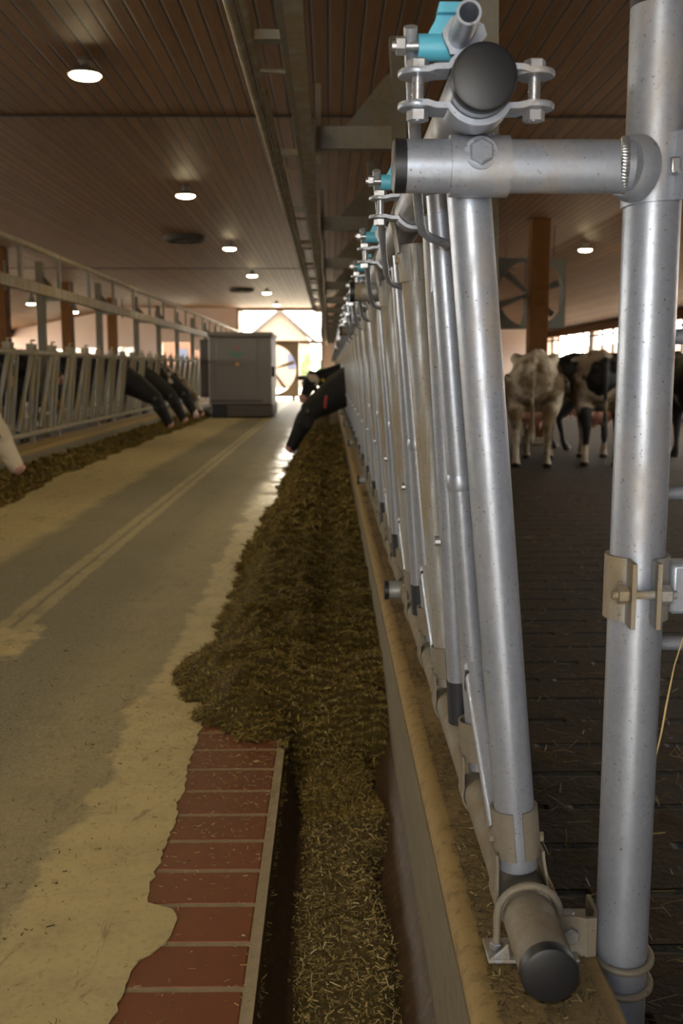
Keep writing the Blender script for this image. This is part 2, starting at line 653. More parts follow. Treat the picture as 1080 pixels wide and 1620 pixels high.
    def mesh(s, name, mats, smooth=35):
        me = bpy.data.meshes.new(name)
        me.from_pydata([tuple(p) for p in s.v], [], s.f)
        for m_ in (mats if isinstance(mats, (list, tuple)) else [mats]):
            me.materials.append(m_)
        me.polygons.foreach_set('material_index', s.mi)
        bm = bmesh.new()
        bm.from_mesh(me)
        bmesh.ops.recalc_face_normals(bm, faces=bm.faces)
        bm.to_mesh(me)
        bm.free()
        if smooth:
            me.shade_smooth()
            me.set_sharp_from_angle(angle=R(smooth))
        me.update()
        return me

    def obj(s, name, mats, parent=None, smooth=35, loc=None):
        return link(name, s.mesh(name, mats, smooth), parent, loc)


def link(name, me, parent=None, loc=None):
    o = bpy.data.objects.new(name, me)
    COL.objects.link(o)
    if parent:
        o.parent = parent
    if loc:
        o.location = loc
    return o


def bev(o, wd=.004, seg=2):
    b = o.modifiers.new('bevel', 'BEVEL')
    b.width = wd
    b.segments = seg
    b.limit_method = 'ANGLE'
    return o


def tag(o, label=None, cat=None, group=None, kind=None):
    if label:
        o['label'] = label
    if cat:
        o['category'] = cat
    if group:
        o['group'] = group
    if kind:
        o['kind'] = kind
    return o


def thing(name, label, cat, loc=(0, 0, 0), group=None, rz=0):
    o = bpy.data.objects.new(name, None)
    COL.objects.link(o)
    o.empty_display_size = .1
    o.location = loc
    o.rotation_euler = (0, 0, rz)
    return tag(o, label, cat, group)


def structure(o, label=None, cat=None):
    return tag(o, label, cat, None, 'structure')


def copy_tree(o, parent=None):
    c = o.copy()
    COL.objects.link(c)
    if parent:
        c.parent = parent
    for ch in list(o.children):
        copy_tree(ch, c)
    return c


ORD = ['first', 'second', 'third', 'fourth', 'fifth', 'sixth', 'seventh', 'eighth', 'ninth', 'tenth', 'eleventh', 'twelfth', 'thirteenth', 'fourteenth', 'fifteenth', 'sixteenth']

# ------------------------------------------------------------------ the setting
YB = 39.5           # end wall
CZ = 3.5            # flat ceiling height
XF = [-12.3, -8.0, 4.3, 8.5]
ZF = [2.62, CZ, CZ, 2.55]
Y0 = -6.5

# ceiling: flat middle, sloping wings, 8 cm thick
mb = MB()
for i in range(3):
    a, b = (XF[i], ZF[i]), (XF[i + 1], ZF[i + 1])
    mb.prism([(a[0], a[1]), (b[0], b[1]), (b[0], b[1] + .08), (a[0], a[1] + .08)], (0, Y0, 0), (1, 0, 0), (0, 0, 1), (0, YB - Y0, 0))
structure(mb.obj('ceiling', M['ceiling_boards'], smooth=0), 'brown boarded ceiling running the length of the barn', 'ceiling')
for i, yy in enumerate((9.7, 24.0)):
    mb = MB()
    mb.box((-8.0, yy, CZ - .012), (4.3, yy + .05, CZ + .01))
    structure(mb.obj('trim_%d' % (i + 1), M['vent_dark']), 'dark cross batten over the board joints of the ceiling', 'trim')

# alley floor with its ragged coat edge along the bricks
edge = [(1.2, -.40), (1.62, -.415), (1.72, -.405), (1.86, -.40), (1.93, -.385), (1.99, -.345), (2.06, -.335), (2.12, -.35), (2.15, -.415), (2.22, -.425),
        (2.36, -.415), (2.46, -.42), (2.56, -.412), (2.66, -.425), (2.80, -.42), (2.95, -.43), (3.2, -.435), (4.5, -.43), (YB + 1, -.43)]
mb = MB()
pts = [(x, y) for y, x in edge]
fine = []
for (xa, ya), (xb, yb) in zip(pts[:-1], pts[1:]):
    nseg = max(1, int((min(yb, 5) - ya) / .02)) if ya < 4 else 1
    for j in range(nseg):
        f = j / nseg
        fine.append((xa + (xb - xa) * f + (random.uniform(-.006, .006) if ya < 4 else 0), ya + (yb - ya) * f))
fine.append(pts[-1])
poly = [(-.40, Y0)] + fine + [(-3.42, YB + 1), (-3.42, Y0)]
mb.prism(poly, (0, 0, -.15), (1, 0, 0), (0, 1, 0), (0, 0, .153))
structure(mb.obj('floor', M['alley_floor'], smooth=0), 'worn grey feed alley floor with cream coat remains', 'floor')

# brick strip beside the trough and the cement rim
rows = [1.20, 1.355, 1.51, 1.667, 1.83, 1.988, 2.145, 2.302, 2.457, 2.612, 2.768, 2.928, 3.085, 3.24, 3.4]
mb = MB()
for a, b in zip(rows[:-1], rows[1:]):
    mb.box((-.455, a + .0075, -.05), (-.170, b - .0075, -.001))
o = bev(mb.obj('trim_3', M['clay_tile'], smooth=0), .004)
structure(o, 'row of red clay bricks laid flat along the feed trough', 'brick edging')
mb = MB()
mb.box((-.46, Y0, -.15), (-.15, YB, -.0035))
mb.box((-.166, Y0, -.05), (-.145, YB, .001))
structure(mb.obj('trim_4', M['mortar'], smooth=0), 'cement bed and rim between the bricks and the trough', 'edging')

# tiled feed trough in front of the right fence
prof = [(-.147, 0), (-.135, -.06), (-.10, -.105), (-.04, -.13), (.06, -.13), (.13, -.10), (.18, -.04), (.198, .01), (.198, -.2), (-.147, -.2)]
mb = MB()
mb.prism(prof, (0, Y0, 0), (1, 0, 0), (0, 0, 1), (0, YB - Y0, 0))
structure(mb.obj('trim_5', M['trough_tile'], smooth=40), 'dark tiled feed trough sunk along the right fence', 'trough')

# right curb: dusty top, yellowish rounded edge, grey face
mb = MB()
mb.cur = 0
mb.prism([(.225, -.2), (.225, .35), (.365, .352), (.372, .345), (.372, -.2)], (0, .5, 0), (1, 0, 0), (0, 0, 1), (0, YB - .5, 0))
mb.prism([(.36, -.2), (.36, .349), (.386, .349), (.394, .34), (.394, -.2)], (0, .5, 0), (1, 0, 0), (0, 0, 1), (0, .97, 0))
mb.cur = 1
mb.prism([(.188, .30), (.190, .335), (.198, .346), (.212, .352), (.226, .351), (.226, .30)], (0, .5, 0), (1, 0, 0), (0, 0, 1), (0, YB - .5, 0))
mb.cur = 2
mb.prism([(.198, -.2), (.196, .0), (.187, .325), (.226, .325), (.226, -.2)], (0, .5, 0), (1, 0, 0), (0, 0, 1), (0, YB - .5, 0))
structure(mb.obj('trim_6', [M['curb_dusty_top'], M['curb_edge'], M['curb_face']], smooth=40), 'dusty concrete curb under the right feed fence', 'curb')

# left curb
mb = MB()
mb.cur = 0
mb.box((-3.87, Y0, -.2), (-3.5, YB, .27))
mb.cur = 1
mb.prism([(-3.5, .22), (-3.5, .272), (-3.46, .272), (-3.44, .25), (-3.43, .22)], (0, Y0, 0), (1, 0, 0), (0, 0, 1), (0, YB - Y0, 0))
mb.cur = 2
mb.box((-3.5, Y0, -.2), (-3.432, YB, .235))
structure(mb.obj('trim_7', [M['curb_edge'], M['curb_edge'], M['curb_face']], smooth=0), 'yellowish concrete curb under the left feed fence', 'curb')

# slatted pen floors
mb = MB()
mb.box((.37, Y0, -.25), (8.6, YB, 0))
structure(mb.obj('floor_1', M['slatted_floor'], smooth=0), 'dark wet slatted manure floor of the right pen', 'floor')
mb = MB()
mb.box((-12.4, Y0, -.25), (-3.85, YB, 0))
structure(mb.obj('floor_2', M['slatted_floor'], smooth=0), 'dark slatted floor of the left pen', 'floor')


def wall_with_holes(mb, x0, x1, z0, z1, holes, y0, y1):
    """end wall slab in x-z with rectangular openings (x0,x1,z0,z1) sorted by x"""
    x = x0
    for hx0, hx1, hz0, hz1 in holes:
        mb.box((x, y0, z0), (hx0, y1, z1))
        if hz0 > z0:
            mb.box((hx0, y0, z0), (hx1, y1, hz0))
        if hz1 < z1:
            mb.box((hx0, y0, hz1), (hx1, y1, z1))
        x = hx1
    mb.box((x, y0, z0), (x1, y1, z1))


DX0, DX1 = -3.55, -.27
WIN = [(-10.75, -10.1, 1.3, 1.93), (-9.75, -8.85, 1.3, 1.97), (-8.25, -7.3, 1.3, 2.0), (-6.45, -5.35, 1.35, 2.2), (-5.25, -4.95, 1.3, 1.9)]
mb = MB()
wall_with_holes(mb, -12.4, 8.6, -.2, 3.6, WIN + [(DX0, DX1, 0.0, 3.55)], YB, YB + .25)
structure(mb.obj('wall_back', M['plaster'], smooth=0), 'pale plastered end wall of the barn', 'wall')
mb = MB()
wall_with_holes(mb, -12.4, 8.6, -.2, 3.6, [(-2.8, -.6, 0, 3.0)], Y0 - .25, Y0)
structure(mb.obj('wall_front', M['plaster'], smooth=0), 'end wall behind the camera', 'wall')
for sx, nm, zt, side in ((8.5, 'wall_right', 2.62, 'right'), (-12.55, 'wall_left', 2.68, 'left')):
    mb = MB()
    mb.box((sx, Y0, -.2), (sx + .25, YB, 1.32))
    mb.box((sx, Y0, 1.3), (sx + .25, 6.0, 2.45))
    mb.box((sx, Y0, 2.42), (sx + .25, YB, zt))
    for k in range(9):
        y = -6 + k * 5.6
        mb.box((sx, y, 1.3), (sx + .25, y + .35, 2.45))
    structure(mb.obj(nm, M['plaster'], smooth=0), 'low %s side wall with an open window band' % side, 'wall')
# window frames and panes
for i, (a, b, c, d) in enumerate(WIN):
    mb = MB()
    t_ = .04
    y0 = YB - .02
    mb.box((a - t_, y0, c - t_), (b + t_, y0 + .1, c))
    mb.box((a - t_, y0, d), (b + t_, y0 + .1, d + t_))
    mb.box((a - t_, y0, c), (a, y0 + .1, d))
    mb.box((b, y0, c), (b + t_, y0 + .1, d))
    fr = structure(mb.obj('window_%d' % (i + 1), M['plaster'], smooth=0), 'small end wall window, %s from the left corner' % ORD[i], 'window')
    mb = MB()
    mb.box((a, y0 + .05, c), (b, y0 + .056, d))
    mb.obj('pane', M['window_glass'], fr, smooth=0)
# frame of the end door: transom bar and posts
mb = MB()
mb.box((DX0, YB - .05, 0), (DX0 + .08, YB + .1, 3.5))
mb.box((DX1 - .06, YB - .05, 0), (DX1, YB + .1, 3.5))
mb.box((DX0, YB - .05, 3.38), (DX1, YB + .1, 3.5))
mb.box((DX0, YB - .06, 2.14), (DX1, YB + .06, 2.26))
structure(mb.obj('door_1', M['fan_brown'], smooth=0), 'tall open door at the far end with a transom bar', 'door')
# eave beams over the window bands, wooden rail with bars in the right band
mb = MB()
mb.box((8.28, Y0, 2.36), (8.5, YB, 2.58))
structure(mb.obj('trim_8', M['timber'], smooth=0), 'red brown eave beam over the right window band', 'beam')
mb = MB()
mb.box((-12.3, Y0, 2.4), (-12.1, YB, 2.64))
structure(mb.obj('trim_9', M['timber'], smooth=0), 'red brown eave beam over the left window band', 'beam')
mb = MB()
mb.tube([(8.3, Y0 + .1, 2.22), (8.3, YB - .1, 2.22)], .03, 8)
mb.tube([(8.3, Y0 + .1, 1.30), (8.3, YB - .1, 1.30)], .03, 8)
for k in range(38):
    y = -5.5 + k * 1.18
    mb.box((8.27, y, 0), (8.33, y + .06, 2.36))
structure(mb.obj('trim_10', M['dark_metal'], smooth=35), 'dark railing standing in front of the right window band', 'railing')

# outside yard
mb = MB()
mb.box((-60, YB + .25, -.3), (60, 140, -.05))
structure(mb.obj('floor_3', M['yard'], smooth=0), 'bright yard outside the far door', 'ground')
mb = MB()
mb.box((-60, -60, -.3), (60, Y0 - .25, -.05))
structure(mb.obj('floor_4', M['yard'], smooth=0), 'yard behind the camera', 'ground')
for i, (a, b) in enumerate(((8.75, 60), (-60, -12.55))):
    mb = MB()
    mb.box((a, Y0 - .25, -.3), (b, YB + .25, -.05))
    structure(mb.obj('floor_%d' % (5 + i), M['yard'], smooth=0), 'yard along the %s side wall' % ('right', 'left')[i], 'ground')

# ------------------------------------------------------------------ right feed fence with self-locking head bars
PITCH = .91
LEAN = Vector((-.0969, 0, 1)).normalized()
LEANU = Vector((1, 0, .0969)).normalized()


def fx(z):
    return .289 - .0969 * (z - .41)


def arc(c, r, a0, a1, n):
    return [(c[0] + r * cos(R(a0 + (a1 - a0) * i / n)), c[1] + r * sin(R(a0 + (a1 - a0) * i / n))) for i in range(n + 1)]


def strap_loop(mb, c, y, up=1, r=.0415, uw=.031, L=.125, wd=.06, th=.004, u=LEANU, v=LEAN):
    """teardrop sheet round a rail, its two ends closing on the upright"""
    pl = [(-.0345, .078), (-.0345, .064), (-.0365, .040)] + arc((0, 0), r, 158, 382, 22) + [(.0365, .040), (.0345, .064), (.0345, .078)]
    mb.ribbon([(a, b) for a, b in pl], th, Vector((c[0], y - wd / 2, c[1])), u, v * up, (0, wd, 0))
    # shells that grip the upright, open in a slit towards the rail ends
    for sg in (-1, 1):
        pts = []
        for i in range(13):
            a = R(-78 + 156 * i / 12)
            pts.append((sg * (.0335) * cos(a), .0335 * sin(a)))
        o = Vector((c[0], y, c[1])) + v * up * .066
        mb.ribbon(pts, .004, o, u, (0, 1, 0), v * up * .075)


def make_upright(top=1.475, top_strap=True, mat='galvanised', seg=24, dy=0):
    mb = MB()
    mb.tube([(fx(.455), dy, .455), (fx(top), 0, top)], .030, seg)
    me = mb.mesh('upright', M[mat])
    mb = MB()
    strap_loop(mb, (.289, .41), dy)
    mb.hexa((fx(.50) - .037, dy, .50), (1, 0, 0), .008, .008)
    mb.hexa((fx(.50) + .037, dy, .50), (1, 0, 0), .008, .008)
    s1 = mb.mesh('lower_strap', M['galvanised_dusty'])
    s2 = None
    if top_strap:
        mb = MB()
        strap_loop(mb, (.18, 1.535), 0, -1)
        mb.hexa((fx(1.44) - .037, 0, 1.44), (1, 0, 0), .008, .008)
        s2 = mb.mesh('upper_strap', M['galvanised_dirty'])
    return me, s1, s2


UP0 = make_upright(1.446, False, 'galvanised', 32, .02)
UPS = [make_upright(1.475, True, m_) for m_ in ('galvanised_dirty', 'galvanised_dirty', 'galvanised_dirty')]


def tmesh(name, mat, fn, smooth=35):
    mb = MB()
    fn(mb)
    return mb.mesh(name, M[mat], smooth)


def f_neck(mb):
    mb.tube([(fx(.455), .40, .455), (fx(.70), .385, .70), (fx(1.0), .37, 1.0), (fx(1.49), .345, 1.49)], [.023, .024, .022, .021], 18)
    # flattened knee where the slanting brace leaves the bar
    mb.tube([(fx(.67), .385, .67), (fx(.60), .34, .60), (fx(.45), .18, .440)], [.020, .021, .021], 16)
    # boss round the latch hole
    mb.tube([(fx(.99), .37, .985), (fx(1.0), .37, 1.0), (fx(1.02), .37, 1.015)], [.022, .0255, .022], 18)


def f_neck_hole(mb):
    mb.tube([(fx(.62) - .010, .372, .655), (fx(.62) - .012, .366, .652), (fx(.62) - .012, .366, .622), (fx(.62) - .010, .372, .618)], .011, 12)


def f_neck_strap(mb):
    strap_loop(mb, (.289, .41), .40, uw=.024, L=.11, wd=.05)


def f_swing(mb):
    mb.tube([(fx(1.47) - .002, .425, 1.47), (fx(1.40) - .003, .445, 1.40), (fx(.95) - .010, .495, .95), (fx(.58) - .018, .530, .58)], .0205, 18)
    # hook plate at the head of the bar
    mb.prism([(-.014, -.05), (.018, -.05), (.018, .035), (-.014, .035)], (fx(1.385) + .0, .415, 1.385), (1, 0, 0), (0, 0, 1), (0, .006, 0))


def f_swing_pivot(mb):
    mb.hexa((fx(.87) - .036, .505, .87), (1, 0, 0), .010, .012, 10)
    mb.tube([(fx(.87) - .034, .505, .87), (fx(.87) + .02, .505, .87)], .006, 10)


def f_sleeve(mb):
    mb.tube([(fx(.585) - .018, .5295, .585), (fx(.495) - .020, .538, .495)], .0222, 18)




def f_rod(mb):
    mb.tube([(.100, -.11, 1.615), (.101, -.10, 1.60), (.118, .03, 1.515), (.130, .12, 1.455), (.139, .18, 1.425), (.146, .205, 1.412), (.158, .22, 1.405), (.19, .25, 1.398)],
            [.0085, .0085, .0085, .0075, .007, .007, .007, .007], 12)


def f_rod_bolt(mb):
    mb.hexa((.089, -.105, 1.594), (1, 0, 0), .0115, .012)
    mb.tube([(.078, -.105, 1.594), (.115, -.105, 1.594)], .006, 12)


def f_lever(mb):
    mb.tube([(.110, -.105, 1.592), (.160, -.105, 1.592)], .016, 16)
    mb.prism([(.118, 1.600), (.156, 1.600), (.156, 1.636), (.136, 1.636), (.130, 1.622)], (0, -.112, 0), (1, 0, 0), (0, 0, 1), (0, .010, 0))
    mb.prism([(.132, 1.628), (.165, 1.628), (.165, 1.640), (.134, 1.640)], (0, -.122, 0), (1, 0, 0), (0, 0, 1), (0, .036, 0))


def shell(mb, up, y=-.13):
    c = (.18, 1.535)
    pl = [(-.074, .019), (-.062, .019), (-.052, .022)] + arc((0, 0), .0425, 148, 32, 14) + [(.052, .022), (.062, .019), (.072, .019)]
    mb.ribbon([(a, b * up) for a, b in pl], .007, (c[0], y - .024, c[1]), (1, 0, 0), (0, 0, 1), (0, .048, 0))
    for sx in (-.072, .070):
        mb.lathe([(.0235, -.0035), (.0245, -.002), (.0245, .002), (.0235, .0035)], (c[0] + sx, y, c[1] + .019 * up), 24)


def f_clamp(mb):
    shell(mb, 1)
    shell(mb, -1)
    # upright lug that carries the latch tube
    pl = [(-.034, .040), (-.036, .046), (-.042, .058), (-.044, .066), (-.034, .082), (-.012, .084), (.006, .074), (.010, .062), (-.002, .050), (-.006, .040)]
    mb.prism(pl, (.18, -.138, 1.535), (1, 0, 0), (0, 0, 1), (0, .008, 0))


def f_clamp_bolt(mb, sx):
    if True:
        x = .18 + sx
        mb.tube([(x, -.13, 1.535 - .036), (x, -.13, 1.535 + .036)], .0065, 12)
        for k in range(7):
            mb.tube([(x, -.13, 1.521 + k * .004), (x, -.13, 1.523 + k * .004)], .0075, 12)
        mb.hexa((x, -.13, 1.535 + .029), (0, 0, 1), .0135, .013)
        mb.hexa((x, -.13, 1.535 - .029), (0, 0, 1), .0135, .013)


def f_stub(mb):
    mb.pipe((.157, -.222, 1.595), (.157, -.130, 1.595), .0142, .003, 24)


MESH = {
    'neck_bar': tmesh('neck_bar', 'galvanised', f_neck),
    'latch_hole': tmesh('latch_hole', 'black_rubber', f_neck_hole),
    'neck_strap': tmesh('strap', 'galvanised_dusty', f_neck_strap),
    'swing_bar': tmesh('swing_bar', 'galvanised', f_swing),
    'pivot_bolt': tmesh('pivot_bolt', 'galvanised_bright', f_swing_pivot),
    'rubber_sleeve': tmesh('rubber_sleeve', 'black_rubber', f_sleeve),
    'latch_rod': tmesh('latch_rod', 'galvanised', f_rod),
    'rod_bolt': tmesh('rod_bolt', 'galvanised_bright', f_rod_bolt),
    'latch_lever': tmesh('latch_lever', 'blue_plastic', f_lever),
    'rail_clamp': tmesh('rail_clamp', 'galvanised', f_clamp),
    'clamp_bolt_a': tmesh('clamp_bolt', 'galvanised_bright', lambda mb: f_clamp_bolt(mb, -.072)),
    'clamp_bolt_b': tmesh('clamp_bolt', 'galvanised_bright', lambda mb: f_clamp_bolt(mb, .070)),
    'latch_tube': tmesh('latch_tube', 'galvanised', f_stub),
}


def add_bay(root, y, k):
    """one cow place of the right fence; y is measured from the panel's root"""
    if k == 0:
        me, s1, s2 = UP0
    else:
        me, s1, s2 = UPS[k % 3]
    L = (0, y, 0)
    u = link('upright', me, root, L)
    link('lower_strap', s1, u)
    if s2:
        link('upper_strap', s2, u)
    n = link('neck_bar', MESH['neck_bar'], root, L)
    link('strap', MESH['neck_strap'], n)
    link('latch_hole', MESH['latch_hole'], n)
    s = link('swing_bar', MESH['swing_bar'], root, L)
    tag(link('rubber_sleeve', MESH['rubber_sleeve'], s), 'black rubber sleeve')
    link('pivot_bolt', MESH['pivot_bolt'], s)
    r = link('latch_rod', MESH['latch_rod'], root, L)
    link('rod_bolt', MESH['rod_bolt'], r)
    tag(link('latch_lever', MESH['latch_lever'], root, L), 'light blue plastic lever')
    c = link('rail_clamp', MESH['rail_clamp'], root, L)
    link('clamp_bolt', MESH['clamp_bolt_a'], c)
    link('clamp_bolt', MESH['clamp_bolt_b'], c)
    link('latch_tube', MESH['latch_tube'], c)


def rails(root, ya, yb, first=False):
    mb = MB()
    mb.tube([(.18, ya, 1.535), (.18, yb, 1.535)], .038, 28)
    t = mb.obj('top_rail', M['galvanised'], root)
    mb = MB()
    mb.tube([(.289, ya, .41), (.289, yb, .41)], .038, 28)
    b = mb.obj('bottom_rail', M['galvanised_dusty'], root)
    if first:
        for par, x, z, nm in ((t, .18, 1.535, 'top'), (b, .289, .41, 'bottom')):
            mb = MB()
            mb.tube([(x, ya + .012, z), (x, ya - .003, z), (x, ya - .006, z), (x, ya - .008, z)], [.0388, .0388, .0375, .033], 36)
            tag(mb.obj('end_cap', M['black_plastic'], par, smooth=40), 'black plastic cap in the rail end')
    else:
        # joint stubs across the rail ends, capped black on the alley side
        for z, x0, x1, par in ((1.462, .075, .26, t), (.41, .20, .29, b)):
            mb = MB()
            mb.tube([(x0, ya + .56, z), (x1, ya + .56, z)], .033, 20)
            st = mb.obj('joint_stub', M['galvanised_dirty'], par)
            mb = MB()
            mb.tube([(x0 - .004, ya + .56, z), (x0 + .012, ya + .56, z)], .034, 20)
            mb.obj('end_cap', M['black_plastic'], st)


k = 0
ya = 1.232
p = 0
while ya < 38.0:
    nb = 2 if p == 0 else 4
    yb = 3.005 if p == 0 else min(ya + 4 * PITCH, 38.9)
    if p == 0:
        lab = 'nearest galvanised headlock fence panel, black caps in its two rail ends'
    else:
        lab = '%s galvanised headlock panel from the camera in the right fence row' % ORD[p]
    root = thing('feed_fence_panel', lab, 'feed fence', (0, ya, 0), 'headlock panels along the right side of the alley')
    rails(root, 0, yb - ya - .004, p == 0)
    for j in range(nb):
        yk = 1.42 + PITCH * k
        if yk > 38:
            break
        add_bay(root, yk - ya, k)
        k += 1
    if p == 0:                       # last place of the short panel overlaps the joint
        pass
    ya = yb
    p += 1

# ------------------------------------------------------------------ end post with its cross pipe, gate clamp and ties
post = thing('end_post', 'thick galvanised round post standing right of the near fence end', 'post', (.434, 1.40, 0))
mb = MB()
mb.pipe((0, 0, .0), (0, 0, 1.679), .038, .004, 40)
pm = mb.obj('post', M['galvanised'], post)
mb = MB()
mb.tube([(0, 0, 1.668), (0, 0, 1.683), (0, 0, 1.686)], [.0385, .0385, .034], 36)
tag(mb.obj('post_cap', M['black_plastic'], pm), 'dark plastic cap on the post')
CY, CZ_ = -.043, 1.459
mb = MB()
mb.tube([(-.345, CY, CZ_), (-.045, CY, CZ_)], .0335, 36)
mb.tube([(-.052, CY, CZ_), (-.044, CY + .004, CZ_), (-.036, CY + .010, CZ_)], [.036, .041, .043], 28)
cp = mb.obj('cross_pipe', M['galvanised'], post)
mb = MB()
mb.tube([(-.352, CY, CZ_), (-.350, CY, CZ_), (-.335, CY, CZ_)], [.030, .0338, .0338], 36)
tag(mb.obj('end_cap', M['black_plastic'], cp), 'black plastic cap')
mb = MB()
mb.pipe((-.279, CY, CZ_), (-.203, CY, CZ_), .0385, .005, 40)
sl = mb.obj('sleeve', M['galvanised'], post)
mb = MB()
mb.hexa((-.243, CY - .041, CZ_ + .010), (0, -1, .18), .016, .012)
mb.tube([(-.243, CY - .030, CZ_ + .009), (-.243, CY - .037, CZ_ + .010)], .021, 20)
mb.obj('sleeve_bolt', M['galvanised'], sl)
mb = MB()                            # weld beads on the sleeve's top
for i in range(9):
    mb.ball((-.255 + i * .004, CY - .004 + .003 * sin(i * 2.1), CZ_ + .0385), (.004, .006, .003), 8, 6)
mb.obj('weld', M['galvanised_bright'], sl)
# curved saddle plate welded to the cross pipe and bolted to the post
mb = MB()
pl = arc((0, 0), .0425, 178, 292, 18) + [(.030, -.052), (.034, -.066)]
outer = []
n = len(pl)
for i, (a, b) in enumerate(pl):
    outer.append((a, b))
zlo = [CZ_ - .046 + .006 * (i / n) for i in range(n)]
zhi = [CZ_ + .034 + .016 * (i / n) ** 2 for i in range(n)]
vs, fs = [], []
for i in range(n):
    d = Vector(outer[min(i + 1, n - 1)]) - Vector(outer[max(i - 1, 0)])
    nn = Vector((d.y, -d.x)).normalized() * .0055
    a, b = outer[i]
    vs += [(a, b, zlo[i]), (a, b, zhi[i]), (a - nn.x, b - nn.y, zhi[i]), (a - nn.x, b - nn.y, zlo[i])]
for i in range(n - 1):
    for q in range(4):
        q2 = (q + 1) % 4
        fs.append((i * 4 + q, i * 4 + q2, i * 4 + 4 + q2, i * 4 + 4 + q))
fs += [(0, 1, 2, 3), tuple((n - 1) * 4 + q for q in (3, 2, 1, 0))]
mb.add(vs, fs)
sp = mb.obj('saddle_plate', M['galvanised'], post)
mb = MB()
mb.box((.006, -.052, CZ_ - .010), (.020, -.0435, CZ_ + .012))
bev(mb.obj('square_bolt', M['galvanised_bright'], sp), .003)
mb = MB()
mb.tube([(.028, -.055, CZ_), (.15, -.055, CZ_ + .002)], .0075, 14)
mb.obj('threaded_rod', M['galvanised'], sp)
# weld bead between cross pipe and saddle
mb = MB()
for i in range(26):
    a = R(100 + 160 * i / 25)
    mb.ball((-.050 - .012 * abs(sin(a)) * 0 + .010 * cos(a * 1), CY - .036 * abs(sin((a - R(100)) * 1.1)), CZ_ + .034 * cos(a - R(100)) * 1.0), (.006, .004, .004), 8, 6)
mb.obj('weld_bead', M['galvanised_bright'], sp)
# gate clamp at half height
gc_z = .896
mb = MB()
pl = [(-.026, -.078), (-.024, -.045)] + arc((0, 0), .042, 238, 95, 20)
mb.ribbon(pl, .006, (0, 0, gc_z - .045), (1, 0, 0), (0, 1, 0), (0, 0, .09))
pl = [(.008, -.078), (.010, -.046)] + arc((0, 0), .042, 288, 400, 18)
mb.ribbon(pl, .006, (0, 0, gc_z - .045), (1, 0, 0), (0, 1, 0), (0, 0, .09))
gc = mb.obj('gate_clamp', M['galvanised_dirty'], post)
mb = MB()
mb.tube([(-.052, -.062, gc_z), (.036, -.062, gc_z)], .006, 14)
mb.hexa((-.037, -.062, gc_z), (1, 0, 0), .0125, .014)
mb.hexa((.021, -.062, gc_z), (1, 0, 0), .0135, .016)
mb.obj('clamp_bolt', M['galvanised_dirty'], gc)
mb = MB()
mb.box((.040, -.030, gc_z - .036), (.26, .02, gc_z + .036))
bev(mb.obj('gate_arm', M['galvanised'], gc), .006)
# U-bolts at the foot and the block that ties the post to the bottom rail
mb = MB()
for z in (.335, .295):
    ring = [(.043 * cos(R(a)), .043 * sin(R(a)), z + .006 * sin(R(a))) for a in range(-200, 25, 12)]
    mb.tube([(-.07, .01, z)] + ring, .0055, 10)
mb.obj('u_bolt', M['galvanised_dusty'], post)
mb = MB()
mb.ribbon([(-.115, -.03), (-.075, -.03), (-.062, -.036), (-.050, -.034), (-.044, -.018), (-.044, .03)], .006, (0, 0, .352), (1, 0, 0), (0, 1, 0), (0, 0, .06))
mb.box((-.12, .0, .352), (-.04, .06, .372))
tb = mb.obj('tie_plate', M['galvanised_dusty'], post)
mb = MB()
mb.hexa((-.085, -.037, .385), (0, -1, 0), .012, .012)
mb.obj('tie_bolt', M['galvanised_dirty'], tb)
mb = MB()
mb.hexa((-.075, .03, .378), (0, 0, 1), .012, .012)
mb.obj('tie_bolt', M['galvanised_dirty'], tb)

# saddle that holds the near end of the bottom rail down on the curb
sad = thing('rail_saddle', 'u-bolt and angle plate holding the near bottom rail on the curb', 'bracket', (.289, 1.375, .352))
mb = MB()
loop = [(-.046, 0, .005)] + [(.046 * cos(R(a)), 0, .058 + .046 * sin(R(a))) for a in range(180, -1, -10)] + [(.046, 0, .005)]
mb.tube(loop, .0055, 12)
mb.obj('u_bolt', M['galvanised_dusty'], sad)
mb = MB()
mb.box((-.062, -.030, .0), (.070, .030, .006))
mb.prism([(-.060, .006), (-.030, .006), (-.034, .030)], (0, -.030, 0), (1, 0, 0), (0, 0, 1), (0, .005, 0))
bev(mb.obj('base_plate', M['galvanised_dirty'], sad), .0015)
mb = MB()
mb.hexa((-.046, 0, .012), (0, 0, 1), .010, .010)
mb.obj('nut', M['galvanised_bright'], sad)
mb = MB()
mb.hexa((.046, 0, .012), (0, 0, 1), .010, .010)
mb.obj('nut', M['galvanised_bright'], sad)

# part of the gate that hangs on the post, at the frame's right edge
gate = thing('pen_gate', 'galvanised gate tube at the right edge of the picture behind the post', 'gate', (.515, 1.62, 0))
mb = MB()
mb.tube([(0, 0, .68), (0, 0, 1.50)], .0165, 18)
mb.tube([(0, 0, 1.50), (.02, 0, 1.53), (.06, 0, 1.54), (.6, 0, 1.54)], .0165, 18)
mb.obj('gate_frame', M['galvanised'], gate)
mb = MB()
for z in (.75, 1.0, 1.25):
    mb.tube([(0, 0, z), (.6, 0, z)], .012, 12)
mb.obj('gate_bar', M['galvanised'], gate)

# straw stalk caught on the gate side of the post
mb = MB()
mb.tube([(.482, 1.44, .60), (.497, 1.45, .66), (.502, 1.45, .70), (.515, 1.46, .76), (.53, 1.47, .80)], [.0008, .0014, .0016, .001, .001], 8)
tag(mb.obj('straw_stalk', M['straw_stalk']), 'bent dry straw stalk leaning by the right edge post', 'straw')

# ------------------------------------------------------------------ feed: silage heaps, trough feed, chaff


def interp(x, xs, ys):
    return np.interp(x, xs, ys)


def smooth(a, b, x):
    t = np.clip((x - a) / (b - a), 0, 1)
    return t * t * (3 - 2 * t)


